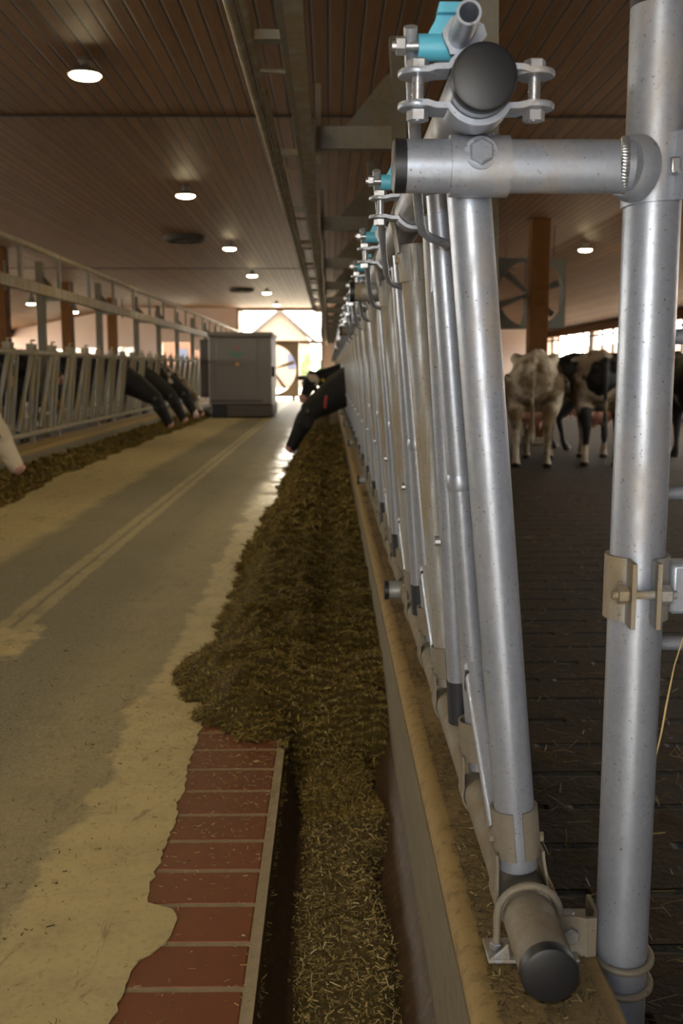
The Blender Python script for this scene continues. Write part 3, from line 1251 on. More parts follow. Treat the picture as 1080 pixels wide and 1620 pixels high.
def vnoise(x, y, s, seed=0.0, oct_=4):
    out = np.empty(x.shape)
    fl_ = out.ravel()
    for i, (a, b) in enumerate(zip(x.ravel(), y.ravel())):
        fl_[i] = mnoise.fractal((a * s + seed, b * s, seed), 1.0, 2.0, oct_)
    return out


def heap_right(x, y, n1, n2):
    xl = interp(y, [2.9, 3.05, 3.25, 3.6, 3.9, 4.3, 5, 6.9, 10, 15, 40], [-.22, -.36, -.50, -.62, -.64, -.62, -.60, -.61, -.57, -.56, -.5]) + .05 * n1
    hm = interp(y, [2.9, 3.5, 4.2, 5, 8, 12, 16, 40], [.02, .10, .15, .17, .20, .22, .20, .15])
    up = smooth(0, .30, x - xl)
    front = smooth(2.92, 3.45, y + .10 * n1 - .25 * np.clip(-.30 - x, 0, 1))
    ridge = hm * (up * (.82 + .25 * np.exp(-((x + .26) / .16) ** 2)) - .20 * np.exp(-((x + .02) / .06) ** 2)) + .02
    z = -.03 + ridge * front * up + (np.where(up > 0, .03, 0)) * front * smooth(0, .06, x - xl)
    z = z + (n2 * .045) * np.clip(front * up + .2, 0, 1)
    # the loose feed in the bottom of the trough in front of the heap
    c = .035 + .02 * n1
    half = .115 + .03 * n1
    tz = -.050 - .06 * smooth(half * .55, half, np.abs(x - c)) - .012 * (x < c) + .010 * n2
    inside = smooth(-.145, -.10, x)
    tz = np.where(np.abs(x - c) > half, -.20, tz)
    blend = smooth(2.85, 3.6, y + .1 * n1)
    trough = tz * (1 - blend) + (z + .02) * blend
    return np.where(x > -.145, np.maximum(trough, np.where(y > 3.0, z - .10 * (1 - blend), -1)), z)


def grid_mesh(xs, ys, fn, n1s, n2s):
    X, Y = np.meshgrid(xs, ys)
    n1 = vnoise(X, Y, n1s, 3.1, 3)
    n2 = vnoise(X, Y, n2s, 7.7, 4)
    Z = fn(X, Y, n1, n2)
    nx, ny = len(xs), len(ys)
    v = np.stack([X, Y, Z], -1).reshape(-1, 3)
    i = np.arange(nx * (ny - 1)).reshape(ny - 1, nx)[:, :-1].ravel()
    f = np.stack([i, i + 1, i + nx + 1, i + nx], -1)
    return v, f, (X, Y, Z)


def strands(P, L, W, ang, tilt):
    """little flat blades: centre P (n,3), length, width, heading, tilt -> verts, quads"""
    d = np.stack([np.cos(ang) * np.cos(tilt), np.sin(ang) * np.cos(tilt), np.sin(tilt)], -1) * (L / 2)[:, None]
    s_ = np.stack([-np.sin(ang), np.cos(ang), rng.uniform(-.7, .7, len(ang))], -1) * (W / 2)[:, None]
    v = np.stack([P - d - s_, P - d + s_, P + d + s_, P + d - s_], 1).reshape(-1, 3)
    f = np.arange(len(P) * 4).reshape(-1, 4)
    return v, f


def soup(name, blocks):
    """one mesh from (verts, quads, material) blocks"""
    vs, fs, mi, mats, o = [], [], [], [], 0
    for v, f, m_ in blocks:
        vs.append(v)
        fs.append(f + o)
        if m_ not in mats:
            mats.append(m_)
        mi.append(np.full(len(f), mats.index(m_)))
        o += len(v)
    v, f, mi = np.concatenate(vs), np.concatenate(fs), np.concatenate(mi)
    me = bpy.data.meshes.new(name)
    me.vertices.add(len(v))
    me.vertices.foreach_set('co', v.astype(np.float32).ravel())
    me.loops.add(len(f) * 4)
    me.loops.foreach_set('vertex_index', f.astype(np.int32).ravel())
    me.polygons.add(len(f))
    me.polygons.foreach_set('loop_start', np.arange(0, len(f) * 4, 4, dtype=np.int32))
    me.polygons.foreach_set('material_index', mi.astype(np.int32))
    for m_ in mats:
        me.materials.append(M[m_])
    me.update(calc_edges=True)
    me.validate()
    return link(name, me)


def sample_grid(G, n, y0, y1, keep=None):
    X, Y, Z = G
    ny, nx = X.shape
    ys = Y[:, 0]
    yy = y0 + (y1 - y0) * rng.random(n) ** 1.4
    xx = rng.uniform(X[0, 0], X[0, -1], n)
    iy = np.clip(np.searchsorted(ys, yy), 1, ny - 1)
    ix = np.clip(((xx - X[0, 0]) / (X[0, -1] - X[0, 0]) * (nx - 1)).astype(int), 0, nx - 2)
    z = np.maximum(Z[iy, ix], Z[iy, ix + 1])
    P = np.stack([xx, yy, z], -1)
    if keep is not None:
        P = P[keep(P)]
    return P


xs = np.linspace(-.74, .196, 66)
ys = np.concatenate([np.arange(.9, 8, .028), np.arange(8, 38.8, .14)])
v, f, G = grid_mesh(xs, ys, heap_right, 3.0, 9.0)
# drop faces that lie wholly below the floor or trough bottom
zc = v[f][:, :, 2].mean(1)
xc = v[f][:, :, 0].mean(1)
yc = v[f][:, :, 1].mean(1)
ok = np.where(xc < -.147, zc > .002, zc > -.19)
split = (xc > -.147) & (yc < 3.1)
vis = lambda P: np.where(P[:, 0] < -.147, P[:, 2] > .004, P[:, 2] > -.12)
P1 = sample_grid(G, 80000, 2.7, 6.5, vis)
P2 = sample_grid(G, 36000, 6.0, 18.0, vis)
P3 = sample_grid(G, 60000, 1.0, 3.6, lambda P: (P[:, 0] > -.14) & (P[:, 2] > -.125))


def mk(P, l0, l1, w0, w1, tl=.6):
    n = len(P)
    P = P + np.stack([np.zeros(n), np.zeros(n), rng.uniform(.000, .010, n)], -1)
    return strands(P, rng.uniform(l0, l1, n) * rng.choice([1, 1, 1, 1.8], n), rng.uniform(w0, w1, n), rng.uniform(0, 2 * pi, n), rng.normal(0, tl, n) * .7)


b1 = mk(P1, .006, .022, .001, .003)
b2 = mk(P2, .02, .05, .004, .009)
heap = soup('silage_heap', [(v, f[ok & ~split], 'silage'), (*b1, 'silage_strand'), (*b2, 'silage_strand')])
tag(heap, 'long dark green silage heap along the right feed fence', 'silage', None, 'stuff')
b3 = mk(P3, .004, .015, .0008, .0026, .5)
tf = soup('trough_feed', [(v, f[ok & split], 'trough_feed'), (*b3, 'chaff_strand')])
tag(tf, 'pale chopped feed lying in the bottom of the near trough', 'feed', None, 'stuff')


def heap_left(x, y, n1, n2):
    xe = interp(y, [7, 9, 11.5, 14, 18, 22, 40], [-2.80, -2.86, -2.98, -3.02, -3.02, -2.9, -2.9]) + .10 * n1
    up = smooth(0, .35, xe - x)
    return -.02 + (.13 * up + .02) * (xe > x) + .04 * n2 * up


xs = np.linspace(-3.43, -2.68, 34)
ys = np.arange(6.5, 38.0, .09)
v, f, G = grid_mesh(xs, ys, heap_left, 1.6, 6.0)
ok = v[f][:, :, 2].mean(1) > .002
PL = sample_grid(G, 26000, 8.0, 26.0, lambda P: P[:, 2] > .004)
bl = mk(PL, .03, .07, .006, .014)
tag(soup('silage_strip', [(v, f[ok], 'silage'), (*bl, 'silage_strand')]), 'low strip of silage along the left feed fence', 'silage', None, 'stuff')


def scatter(name, n, x0, x1, y0, y1, z, label, mat='chaff_strand', l=(.006, .025), wd=(.001, .003), pw=1.0, keep=None, cat='chaff'):
    xx = rng.uniform(x0, x1, n)
    yy = y0 + (y1 - y0) * rng.random(n) ** pw
    P = np.stack([xx, yy, np.full(n, z) + rng.uniform(.0005, .004, n)], -1)
    if keep is not None:
        P = P[keep(P)]
    n = len(P)
    b = strands(P, rng.uniform(*l, n), rng.uniform(*wd, n), rng.uniform(0, 2 * pi, n), rng.normal(0, .12, n))
    return tag(soup(name, [(*b, mat)]), label, cat, None, 'stuff')


clump = lambda P: np.array([mnoise.fractal((p[0] * 9, p[1] * 4, 2.0), 1.0, 2.0, 3) > rng.normal(-.1, .25) for p in P])
scatter('curb_chaff', 22000, .222, .366, .9, 7.0, .351, 'chopped straw and chaff scattered along the top of the right curb', 'litter_strand', (.004, .018), (.0008, .0024), 1.6, clump)
near = lambda P: rng.random(len(P)) < np.clip(1.1 - np.abs(P[:, 0] + .25) * 1.6, .05, 1) * np.clip(.10 + (P[:, 1] - 2.2) * .7 + np.clip(2.0 - P[:, 1], 0, 1) * 1.2, .08, 1)
scatter('brick_chaff', 16000, -.9, -.15, 1.3, 3.6, .001, 'bits of chopped straw strewn over the bricks and the floor beside them', 'chaff_strand', (.004, .016), (.0008, .0024), 1.0, near)
scatter('floor_litter', 5000, -2.8, -.6, 2.0, 14, .003, 'fine feed litter strewn over the alley floor', 'litter_strand', (.004, .02), (.001, .004), 1.8)
scatter('pen_straw', 5000, .42, 2.8, 1.4, 10, .004, 'straw stalks lying on the dark slatted floor of the right pen', 'litter_strand', (.02, .09), (.0015, .0035), 1.6, None, 'straw')

# ------------------------------------------------------------------ left feed fence
LT, LB_ = (-3.64, 1.39), (-3.75, .385)


def lx(z):
    return LB_[0] + (z - LB_[1]) * (LT[0] - LB_[0]) / (LT[1] - LB_[1])


LMESH = {
    'upright': tmesh('upright', 'fence_grey', lambda mb: (mb.tube([(lx(.39), 0, .39), (lx(1.50), 0, 1.50)], .030, 12), mb.tube([(lx(1.32), 0, 1.32), (lx(1.44), 0, 1.44)], .05, 12))),
    'neck_bar': tmesh('neck_bar', 'fence_grey', lambda mb: mb.tube([(lx(.39), .23, .39), (lx(1.39), .22, 1.39)], .026, 12)),
    'swing_bar': tmesh('swing_bar', 'fence_grey', lambda mb: mb.tube([(lx(1.42), .82, 1.42), (lx(.45), .46, .45)], .025, 12)),
    'short_bar': tmesh('short_bar', 'fence_grey', lambda mb: (mb.tube([(lx(.39), .66, .39), (lx(.86), .64, .86)], .022, 12), mb.box((lx(.6) - .02, .66, .60), (lx(.6) + .02, .825, .635)))),
    'latch_rod': tmesh('latch_rod', 'fence_grey', lambda mb: (mb.tube([(LT[0] + .03, .70, 1.34), (LT[0] + .03, .70, 1.54), (LT[0] + .03, .84, 1.54)], .012, 8), mb.box((LT[0] - .03, .68, 1.42), (LT[0] + .05, .72, 1.50)))),
}
bounds = [9.88 + 3.64 * i for i in range(7)]
for i in range(6):
    ya, yb = bounds[i], bounds[i + 1]
    root = thing('feed_fence_panel', '%s headlock panel from the left picture edge in the left fence row' % ORD[i], 'feed fence', (0, ya, 0), 'headlock panels along the left side of the alley')
    mb = MB()
    mb.tube([(LT[0], .002, LT[1]), (LT[0], yb - ya - .002, LT[1])], .036, 14)
    mb.obj('top_rail', M['fence_grey'], root)
    mb = MB()
    mb.tube([(LB_[0], .002, LB_[1]), (LB_[0], yb - ya - .002, LB_[1])], .036, 14)
    mb.obj('bottom_rail', M['fence_grey'], root)
    for j in range(4):
        L = (0, j * PITCH + .055, 0)
        for nm, me in LMESH.items():
            link(nm, me, root, L)
    # feet that carry the bottom rail on the curb
    for yy in (.5, 2.9):
        mb = MB()
        mb.box((LB_[0] - .03, yy, .27), (LB_[0] + .03, yy + .05, .36))
        mb.obj('foot', M['galvanised_dirty'], root)

# ------------------------------------------------------------------ posts with bracket arms that carry the overhead rails


def bracket_post(name, label, y, xb, zb, xt, arm_x, zt=2.55, group=None, w_=.026):
    """slightly tilted steel post; arm reaches from the post to arm_x at 2.15 m"""
    sg = 1 if arm_x > xt else -1
    root = thing(name, label, 'post', (xb, y, zb), group)
    mb = MB()
    vs = []
    for z, x in ((zb, xb), (zt, xt)):
        vs += [(x - w_ - xb, -w_, z - zb), (x + w_ - xb, -w_, z - zb), (x + w_ - xb, w_, z - zb), (x - w_ - xb, w_, z - zb)]
    mb.add(vs, [(0, 3, 2, 1), (4, 5, 6, 7), (0, 1, 5, 4), (1, 2, 6, 5), (2, 3, 7, 6), (3, 0, 4, 7)])
    mb.obj('upright', M['post_steel'], root, smooth=0)
    xm = xb + (xt - xb) * (2.15 - zb) / (zt - zb)
    a, b = sorted((xm - xb + sg * w_, arm_x - xb))
    mb = MB()
    mb.box((a, -.03, 2.105 - zb), (b, .03, 2.195 - zb))
    mb.obj('arm', M['arm_steel'], root, smooth=0)
    mb = MB()
    x0 = xm - xb + sg * w_
    mb.prism([(x0, 2.195 - zb), (x0 + sg * .20, 2.195 - zb), (x0 + sg * .03, 2.40 - zb), (x0, 2.42 - zb)], (0, -.004, 0), (1, 0, 0), (0, 0, 1), (0, .008, 0))
    mb.obj('gusset', M['post_steel'], root, smooth=0)
    mb = MB()
    mb.box((x0 - sg * .055, -.036, 2.08 - zb), (x0 + sg * .006, -.028, 2.46 - zb))
    mb.obj('back_plate', M['post_steel'], root, smooth=0)
    mb = MB()
    ex = arm_x - xb
    mb.box((ex - .012, -.045, 2.04 - zb), (ex + .012, -.031, 2.36 - zb))
    mb.obj('hanger', M['post_steel'], root, smooth=0)
    return root


for i in range(15):
    bracket_post('bracket_post', '%s grey bracket post from the camera behind the right feed fence' % ORD[i], 1.885 + 2.52 * i, .298 if i == 0 else .362, .449 if i == 0 else .352, .254 if i == 0 else .275, -.045, group='bracket posts behind the right fence')
for i, y in enumerate((11.25, 14.0, 17.48, 20.8, 23.52, 26.3, 29.3, 32.3, 35.3)):
    bracket_post('bracket_post', '%s grey bracket post from the left picture edge in the left fence row' % ORD[i], y, -3.90, .27, -3.90, -3.50, 2.62, group='bracket posts behind the left fence', w_=.05)

# overhead rails
rail = thing('overhead_rail', 'dark grey overhead channel rail on the right bracket arms', 'rail', (-.10, 1.0, 2.15))
L_ = 38.0
mb = MB()
mb.ribbon([(.03, .055), (-.03, .055), (-.03, -.055), (.03, -.055)], .006, (0, 0, 0), (1, 0, 0), (0, 0, 1), (0, L_, 0))
mb.obj('channel', M['beam_steel'], rail, smooth=0)
mb = MB()
mb.box((-.012, .0, -.075), (.036, L_, -.056))
mb.obj('track_strip', M['rail_steel'], rail, smooth=0)
mb = MB()
mb.tube([(-.01, 0, .07), (-.01, L_, .07)], .012, 8)
mb.obj('cable', M['rail_steel'], rail)
rail2 = thing('overhead_track', 'lighter twin tube track hung beside the right overhead rail', 'rail', (-.265, 1.0, 2.22))
mb = MB()
mb.tube([(-.016, 0, 0), (-.016, L_, 0)], .017, 12)
mb.tube([(.018, 0, .012), (.018, L_, .012)], .015, 12)
mb.obj('track_tube', M['rail_steel'], rail2)
for i in range(21):
    mb = MB()
    y = .55 + i * 1.72
    mb.box((.034, y + 1.75, -.012), (.128, y + 1.80, .016))
    mb.obj('tie', M['beam_steel'], rail2, smooth=35)
    mb = MB()
    mb.tube([(.03, y + 2.09, -.01), (.128, y + 2.09, -.015)], .008, 8)
    mb.obj('tie', M['beam_steel'], rail2, smooth=35)
beam = thing('overhead_rail', 'thick pale overhead beam on the left bracket arms', 'rail', (-3.46, 8.0, 2.15))
mb = MB()
mb.box((-.032, 0, -.075), (.032, 31.2, .055))
bev(mb.obj('beam', M['rail_steel'], beam, smooth=0), .008)
top = thing('overhead_track', 'thin pale upper rail carried on short stubs above the left beam', 'rail', (-3.46, 8.0, 2.60))
mb = MB()
mb.tube([(0, 0, .0), (0, 31.2, .0)], .036, 12)
mb.obj('track_tube', M['rail_steel'], top)
for i in range(19):
    mb = MB()
    mb.box((-.02, .3 + 1.65 * i, -.395), (.02, .36 + 1.65 * i, -.034))
    mb.obj('stub', M['beam_steel'], top, smooth=0)

# ------------------------------------------------------------------ ceiling lamps


def lamp(label, x, y, zc, drop=.10, group='ceiling lamps over the feed alley', s=1.0):
    root = thing('ceiling_lamp', label, 'lamp', (x, y, zc), group)
    mb = MB()
    mb.lathe([(.045, 0), (.05, -.02), (.035, -.03), (.035, -.055 * drop / .1), (.09 * s, -.085 * drop / .1), (.128 * s, -drop - .015), (.130 * s, -drop - .022), (.120 * s, -drop - .022), (.02, -drop - .012)], (0, 0, 0), 28)
    mb.obj('housing', M['lamp_housing'], root, smooth=40)
    mb = MB()
    mb.lathe([(.116 * s, -drop - .0225), (.10 * s, -drop - .038), (.06 * s, -drop - .048), (.01, -drop - .052)], (0, 0, 0), 28)
    tag(mb.obj('lens', M['lamp_lens'], root, smooth=40), 'glowing lens')


for i, y in enumerate((8.0, 13.35, 19.1, 24.6, 30.2, 35.8)):
    lamp('%s glowing lamp from the camera in the ceiling row above the alley' % ORD[i], -1.83, y, CZ)
zr = ZF[2] + (4.66 - XF[2]) * (ZF[3] - ZF[2]) / (XF[3] - XF[2])
lamp('glowing lamp above the right pen, right of the timber post', 4.6, 18.6, zr + .01, group='ceiling lamps over the pens')
for i, (x, y) in enumerate(((-8.05, 27.9), (-7.9, 32.0))):
    lamp('glowing lamp over the left pen, %s one seen between the left posts' % ('nearer', 'farther')[i], x, y, CZ - .0, .55, 'ceiling lamps over the pens')
lamp('lamp of the alley row above the near bricks, higher than the picture', -1.83, 2.6, CZ)
lamp('lamp of the alley row behind the camera', -1.83, -2.9, CZ)
lamp('lamp above the right pen hidden behind the near fence', 4.6, 8.0, zr + .01, group='ceiling lamps over the pens')
lamp('lamp high over the near left pen outside the picture', -8.1, 12.0, CZ, group='ceiling lamps over the pens')

# dark round vents under the ceiling
for i, y in enumerate((18.3, 30.0)):
    t = thing('ceiling_vent', '%s dark round vent on the ceiling left of the lamp row' % ('nearer', 'farther')[i], 'vent', (-2.54, y, CZ), 'dark ceiling vents')
    mb = MB()
    mb.lathe([(.36, 0), (.36, -.05), (.34, -.09), (.30, -.10), (.27, -.07), (.02, -.06)], (0, 0, 0), 32)
    mb.obj('rim', M['vent_dark'], t, smooth=40)
    mb = MB()
    for a in range(4):
        mb.box((-.28, -.008, -.085), (.28, .008, -.07), Matrix.Rotation(a * pi / 4, 4, 'Z'))
    mb.obj('grille', M['dark_metal'], t, smooth=0)

# timber posts
for i, (x, y) in enumerate(((-6.35, 20.0), (-7.1, 28.0), (-7.2, 34.2), (3.28, 16.2), (3.28, 26.0))):
    t = thing('timber_post', ('nearest red brown timber post in the left pen', 'second red brown timber post in the left pen', 'farthest red brown timber post in the left pen',
                              'red brown timber post in front of the fan in the right pen', 'red brown timber post farther back in the right pen')[i], 'post', (x, y, 0), 'timber posts carrying the ceiling')
    mb = MB()
    mb.box((-.145, -.145, .12), (.145, .145, CZ - .002))
    bev(mb.obj('shaft', M['timber'], t, smooth=0), .012)
    mb = MB()
    mb.box((-.17, -.17, 0), (.17, .17, .12))
    bev(mb.obj('footing', M['concrete'], t, smooth=0), .02)

# ------------------------------------------------------------------ fans


def ring_plate(mb, half, rad, y0, y1, seg=48):
    """square plate with a round hole in the x-z plane"""
    n = seg
    inner, outer = [], []
    for k in range(n):
        a = 2 * pi * k / n + pi / 4
        c, s_ = cos(a), sin(a)
        q = half / max(abs(c), abs(s_))
        inner.append((rad * c, rad * s_))
        outer.append((q * c, q * s_))
    vs = []
    for y in (y0, y1):
        vs += [(a, y, b) for a, b in outer] + [(a, y, b) for a, b in inner]
    fs = []
    for k in range(n):
        k2 = (k + 1) % n
        fs += [(k, k2, n + k2, n + k), (2 * n + k, 3 * n + k, 3 * n + k2, 2 * n + k2), (k, 2 * n + k, 2 * n + k2, k2), (n + k, n + k2, 3 * n + k2, 3 * n + k)]
    mb.add(vs, fs)


def fan(name, label, loc, half, rad, nbl, rz, mat, matb, legs=0, hang=0, a0=0, lift=0, bw=.06):
    root = thing(name, label, 'fan', loc, rz=rz)
    zc = half + lift
    dp = .34 * half / .55
    mb = MB()
    ring_plate(mb, half, rad, -.01, .012)
    o = mb.obj('front_plate', M[mat], root, smooth=40)
    o.location = (0, 0, zc)
    mb = MB()
    for x0, x1, z0, z1 in ((-half, -half + .03, -half, half), (half - .03, half, -half, half), (-half + .03, half - .03, -half, -half + .03), (-half + .03, half - .03, half - .03, half)):
        mb.box((x0, .012, z0), (x1, dp, z1))
    o = mb.obj('housing', M[mat], root, smooth=0)
    o.location = (0, 0, zc)
    for k in range(nbl):
        mb = MB()
        a = a0 + 2 * pi * k / nbl
        vs = []
        for j in range(7):
            r_ = .10 * rad + (.86 * rad) * j / 6
            wd = rad * (bw + bw * .8 * (j / 6))
            tw = .75 - .5 * j / 6
            for s_ in (-1, 1):
                for th in (-.006, .006):
                    u = s_ * wd
                    vs.append((r_ * cos(a) - u * cos(tw) * sin(a), dp * .45 + u * sin(tw) + th, r_ * sin(a) + u * cos(tw) * cos(a)))
        fs = []
        for j in range(6):
            b = j * 4
            for p_, q in ((0, 1), (1, 3), (3, 2), (2, 0)):
                fs.append((b + p_, b + q, b + 4 + q, b + 4 + p_))
        fs += [(0, 2, 3, 1), (24, 25, 27, 26)]
        mb.add(vs, fs)
        o = mb.obj('blade', M[matb], root, smooth=30)
        o.location = (0, 0, zc)
    mb = MB()
    mb.tube([(0, dp * .2, 0), (0, dp * .25, 0), (0, dp * .75, 0)], [.08 * rad, .14 * rad, .14 * rad], 20)
    o = mb.obj('hub', M[matb], root)
    o.location = (0, 0, zc)
    mb = MB()
    for s_ in (-1, 1):
        mb.box((s_ * .05 - .012, dp * .8, -half + .02), (s_ * .05 + .012, dp * .86, half - .02))
    o = mb.obj('motor_bracket', M[mat], root, smooth=0)
    o.location = (0, 0, zc)
    for s_ in (-1, 1):
        if legs:
            mb = MB()
            mb.box((s_ * half * .8 - .06, 0, 0), (s_ * half * .8 + .06, dp, lift))
            mb.obj('leg', M[mat], root, smooth=0)
        if hang:
            mb = MB()
            mb.tube([(s_ * half * .7, dp * .5, zc + half), (s_ * half * .7, dp * .5, hang - loc[2])], .008, 8)
            mb.obj('hanger_rod', M['dark_metal'], root)
    return root


fan('pen_fan', 'square grey fan hung behind the timber post in the right pen', (3.28, 16.75, 1.85), .56, .535, 6, 0, 'fan_grey', 'fan_grey', 0, CZ, .35)
fan('door_fan', 'large brown fan in a square housing standing in the far doorway', (-2.18, 38.3, 0), 1.03, .93, 5, 0, 'fan_brown', 'fan_brown', 1, 0, .30, .14, .045)
# short black drum hanging behind the near fence bars
t = thing('brush_drum', 'dark round drum hanging behind the near fence bars in the right pen', 'drum', (1.5, 11.5, 1.93))
mb = MB()
mb.tube([(-.36, 0, .10), (-.35, 0, .10), (.30, 0, .10), (.36, 0, .10), (.39, 0, .10)], [.09, .11, .11, .095, .05], 24)
mb.obj('drum', M['black_rubber'], t)
for s_ in (-.25, .25):
    mb = MB()
    mb.tube([(s_, 0, .2), (s_, 0, CZ - 1.93)], .008, 8)
    mb.obj('hanger_rod', M['dark_metal'], t)

# ------------------------------------------------------------------ feeding robot standing in the alley
rb = thing('feed_robot', 'tall grey box shaped feeding wagon in the alley with a curved green emblem', 'feeding wagon', (-2.16, 24.7, 0))
mb = MB()
mb.box((-.76, 0, .33), (.76, 2.2, 1.96))
bev(mb.obj('body', M['stainless'], rb, smooth=0), .03)
mb = MB()
mb.box((-.79, -.03, 1.96), (.79, 2.23, 2.07))
bev(mb.obj('top_frame', M['stainless'], rb, smooth=0), .02)
mb = MB()
mb.box((-.56, -.018, .52), (.40, 0, 1.92))
bev(mb.obj('door_panel', M['stainless'], rb, smooth=0), .008)
mb = MB()
mb.box((-.70, -.03, .40), (.54, -.001, .44))
mb.obj('bumper', M['dark_metal'], rb, smooth=0)
mb = MB()
mb.box((-.34, .02, .03), (.78, 2.15, .33))
bev(mb.obj('base_skirt', M['stainless_dark'], rb, smooth=0), .02)
mb = MB()
mb.box((-.70, .1, .0), (-.36, 2.1, .33))
mb.obj('undercarriage', M['black_rubber'], rb, smooth=0)
mb = MB()
mb.tube([(.70, .05, .35), (.70, .05, 1.95)], .02, 10)
mb.obj('corner_tube', M['stainless'], rb)
mb = MB()
mb.box((.76, .2, 1.0), (.82, .45, 1.25))
bev(mb.obj('control_box', M['black_plastic'], rb, smooth=0), .01)
mb = MB()
mb.box((-1.0, .2, .5), (-.765, 1.9, 1.9))
bev(mb.obj('side_hopper', M['stainless_dark'], rb, smooth=0), .03)
mb = MB()
mb.prism(arc((.0, 1.73), .24, 205, 335, 16) + arc((0, 1.80), .255, 318, 222, 14), (-.08, -.026, 0), (1, 0, 0), (0, 0, 1), (0, .006, 0))
em = mb.obj('emblem', M['green_paint'], rb, smooth=0)
mb = MB()
mb.prism([(-.025, 1.66), (.025, 1.66), (.035, 1.74), (0, 1.70), (-.035, 1.74)], (-.08, -.026, 0), (1, 0, 0), (0, 0, 1), (0, .006, 0))
tag(mb.obj('emblem_mark', M['red_plastic'], em, smooth=0), 'small red mark')
mb = MB()
mb.prism([(.045 * cos(R(a)), 1.30 + .045 * sin(R(a))) for a in range(0, 360, 30)], (-.06, -.026, 0), (1, 0, 0), (0, 0, 1), (0, .006, 0))
tag(mb.obj('warning_sticker', M['orange_paint'], rb, smooth=0), 'small orange round sticker')

# ------------------------------------------------------------------ outside the far door


def house(label, x0, x1, y, d, ze, zr_, xr, mat):
    t = thing('house', label, 'building', ((x0 + x1) / 2, y, -.05))
    cx = (x0 + x1) / 2
    mb = MB()
    mb.prism([(x0 - cx, 0), (x1 - cx, 0), (x1 - cx, ze), (xr - cx, zr_), (x0 - cx, ze)], (0, 0, 0), (1, 0, 0), (0, 0, 1), (0, d, 0))
    mb.obj('wall', M[mat], t, smooth=0)
    mb = MB()
    for a, b in (((x0 - .4, ze - .25), (xr, zr_ + .02)), ((xr, zr_ + .02), (x1 + .5, ze - .3))):
        mb.ribbon([(a[0] - cx, a[1]), (b[0] - cx, b[1])], .16, (0, -.4, .08), (1, 0, 0), (0, 0, 1), (0, d + .8, 0))
    mb.obj('roof', M['roof_grey'], t, smooth=0)
    for k in range(2):
        mb = MB()
        wx = x0 + (x1 - x0) * (.25 + .4 * k) - cx
        mb.box((wx, -.03, 1.2), (wx + .5, .02, 2.2))
        mb.obj('window', M['tarp_blue'], t, smooth=0)
    return t


house('red brown clad shed seen through the far door left of the gap', -8.4, -4.5, 50, 4, 4.6, 6.2, -6.8, 'wood_cladding')
house('gabled building with grey roof seen through the far door above the fan', -5.2, -1.4, 67, 9, 3.2, 4.9, -3.2, 'outside_brick')
house('brick building outside the end wall windows on the left', -17, -9.6, 58, 6, 3.2, 5.0, -12, 'outside_brick')
mb = MB()
mb.box((15.0, 8, -.05), (15.5, 60, 2.5))
structure(mb.obj('wall_outside', M['outside_brick'], smooth=0), 'brick wall outside the right window band', 'wall')
bush = thing('bush', 'green bush outside right of the fan in the far doorway', 'bush', (-.9, 52, -.05))
mb = MB()
for k in range(500):
    a, b, r_ = random.uniform(0, 2 * pi), random.uniform(-1, 1), random.uniform(.6, 1) ** .5
    c = Vector((.55 * r_ * cos(a) * (1 - b * b) ** .5, .55 * r_ * sin(a) * (1 - b * b) ** .5, 1.15 + .9 * r_ * b))
    u = Vector((random.uniform(-1, 1), random.uniform(-1, 1), random.uniform(-1, 1))).normalized()
    w_ = u.cross(Vector((0, .3, 1))).normalized()
    mb.add([c - u * .11, c - w_ * .05, c + u * .11, c + w_ * .05], [(0, 1, 2, 3)])
mb.obj('foliage', M['leaf'], bush, smooth=0)
mb = MB()
mb.tube([(0, 0, 0), (0, 0, .6)], .04, 8)
mb.obj('stem', M['timber'], bush)

# ------------------------------------------------------------------ cattle: one continuous skin per pose


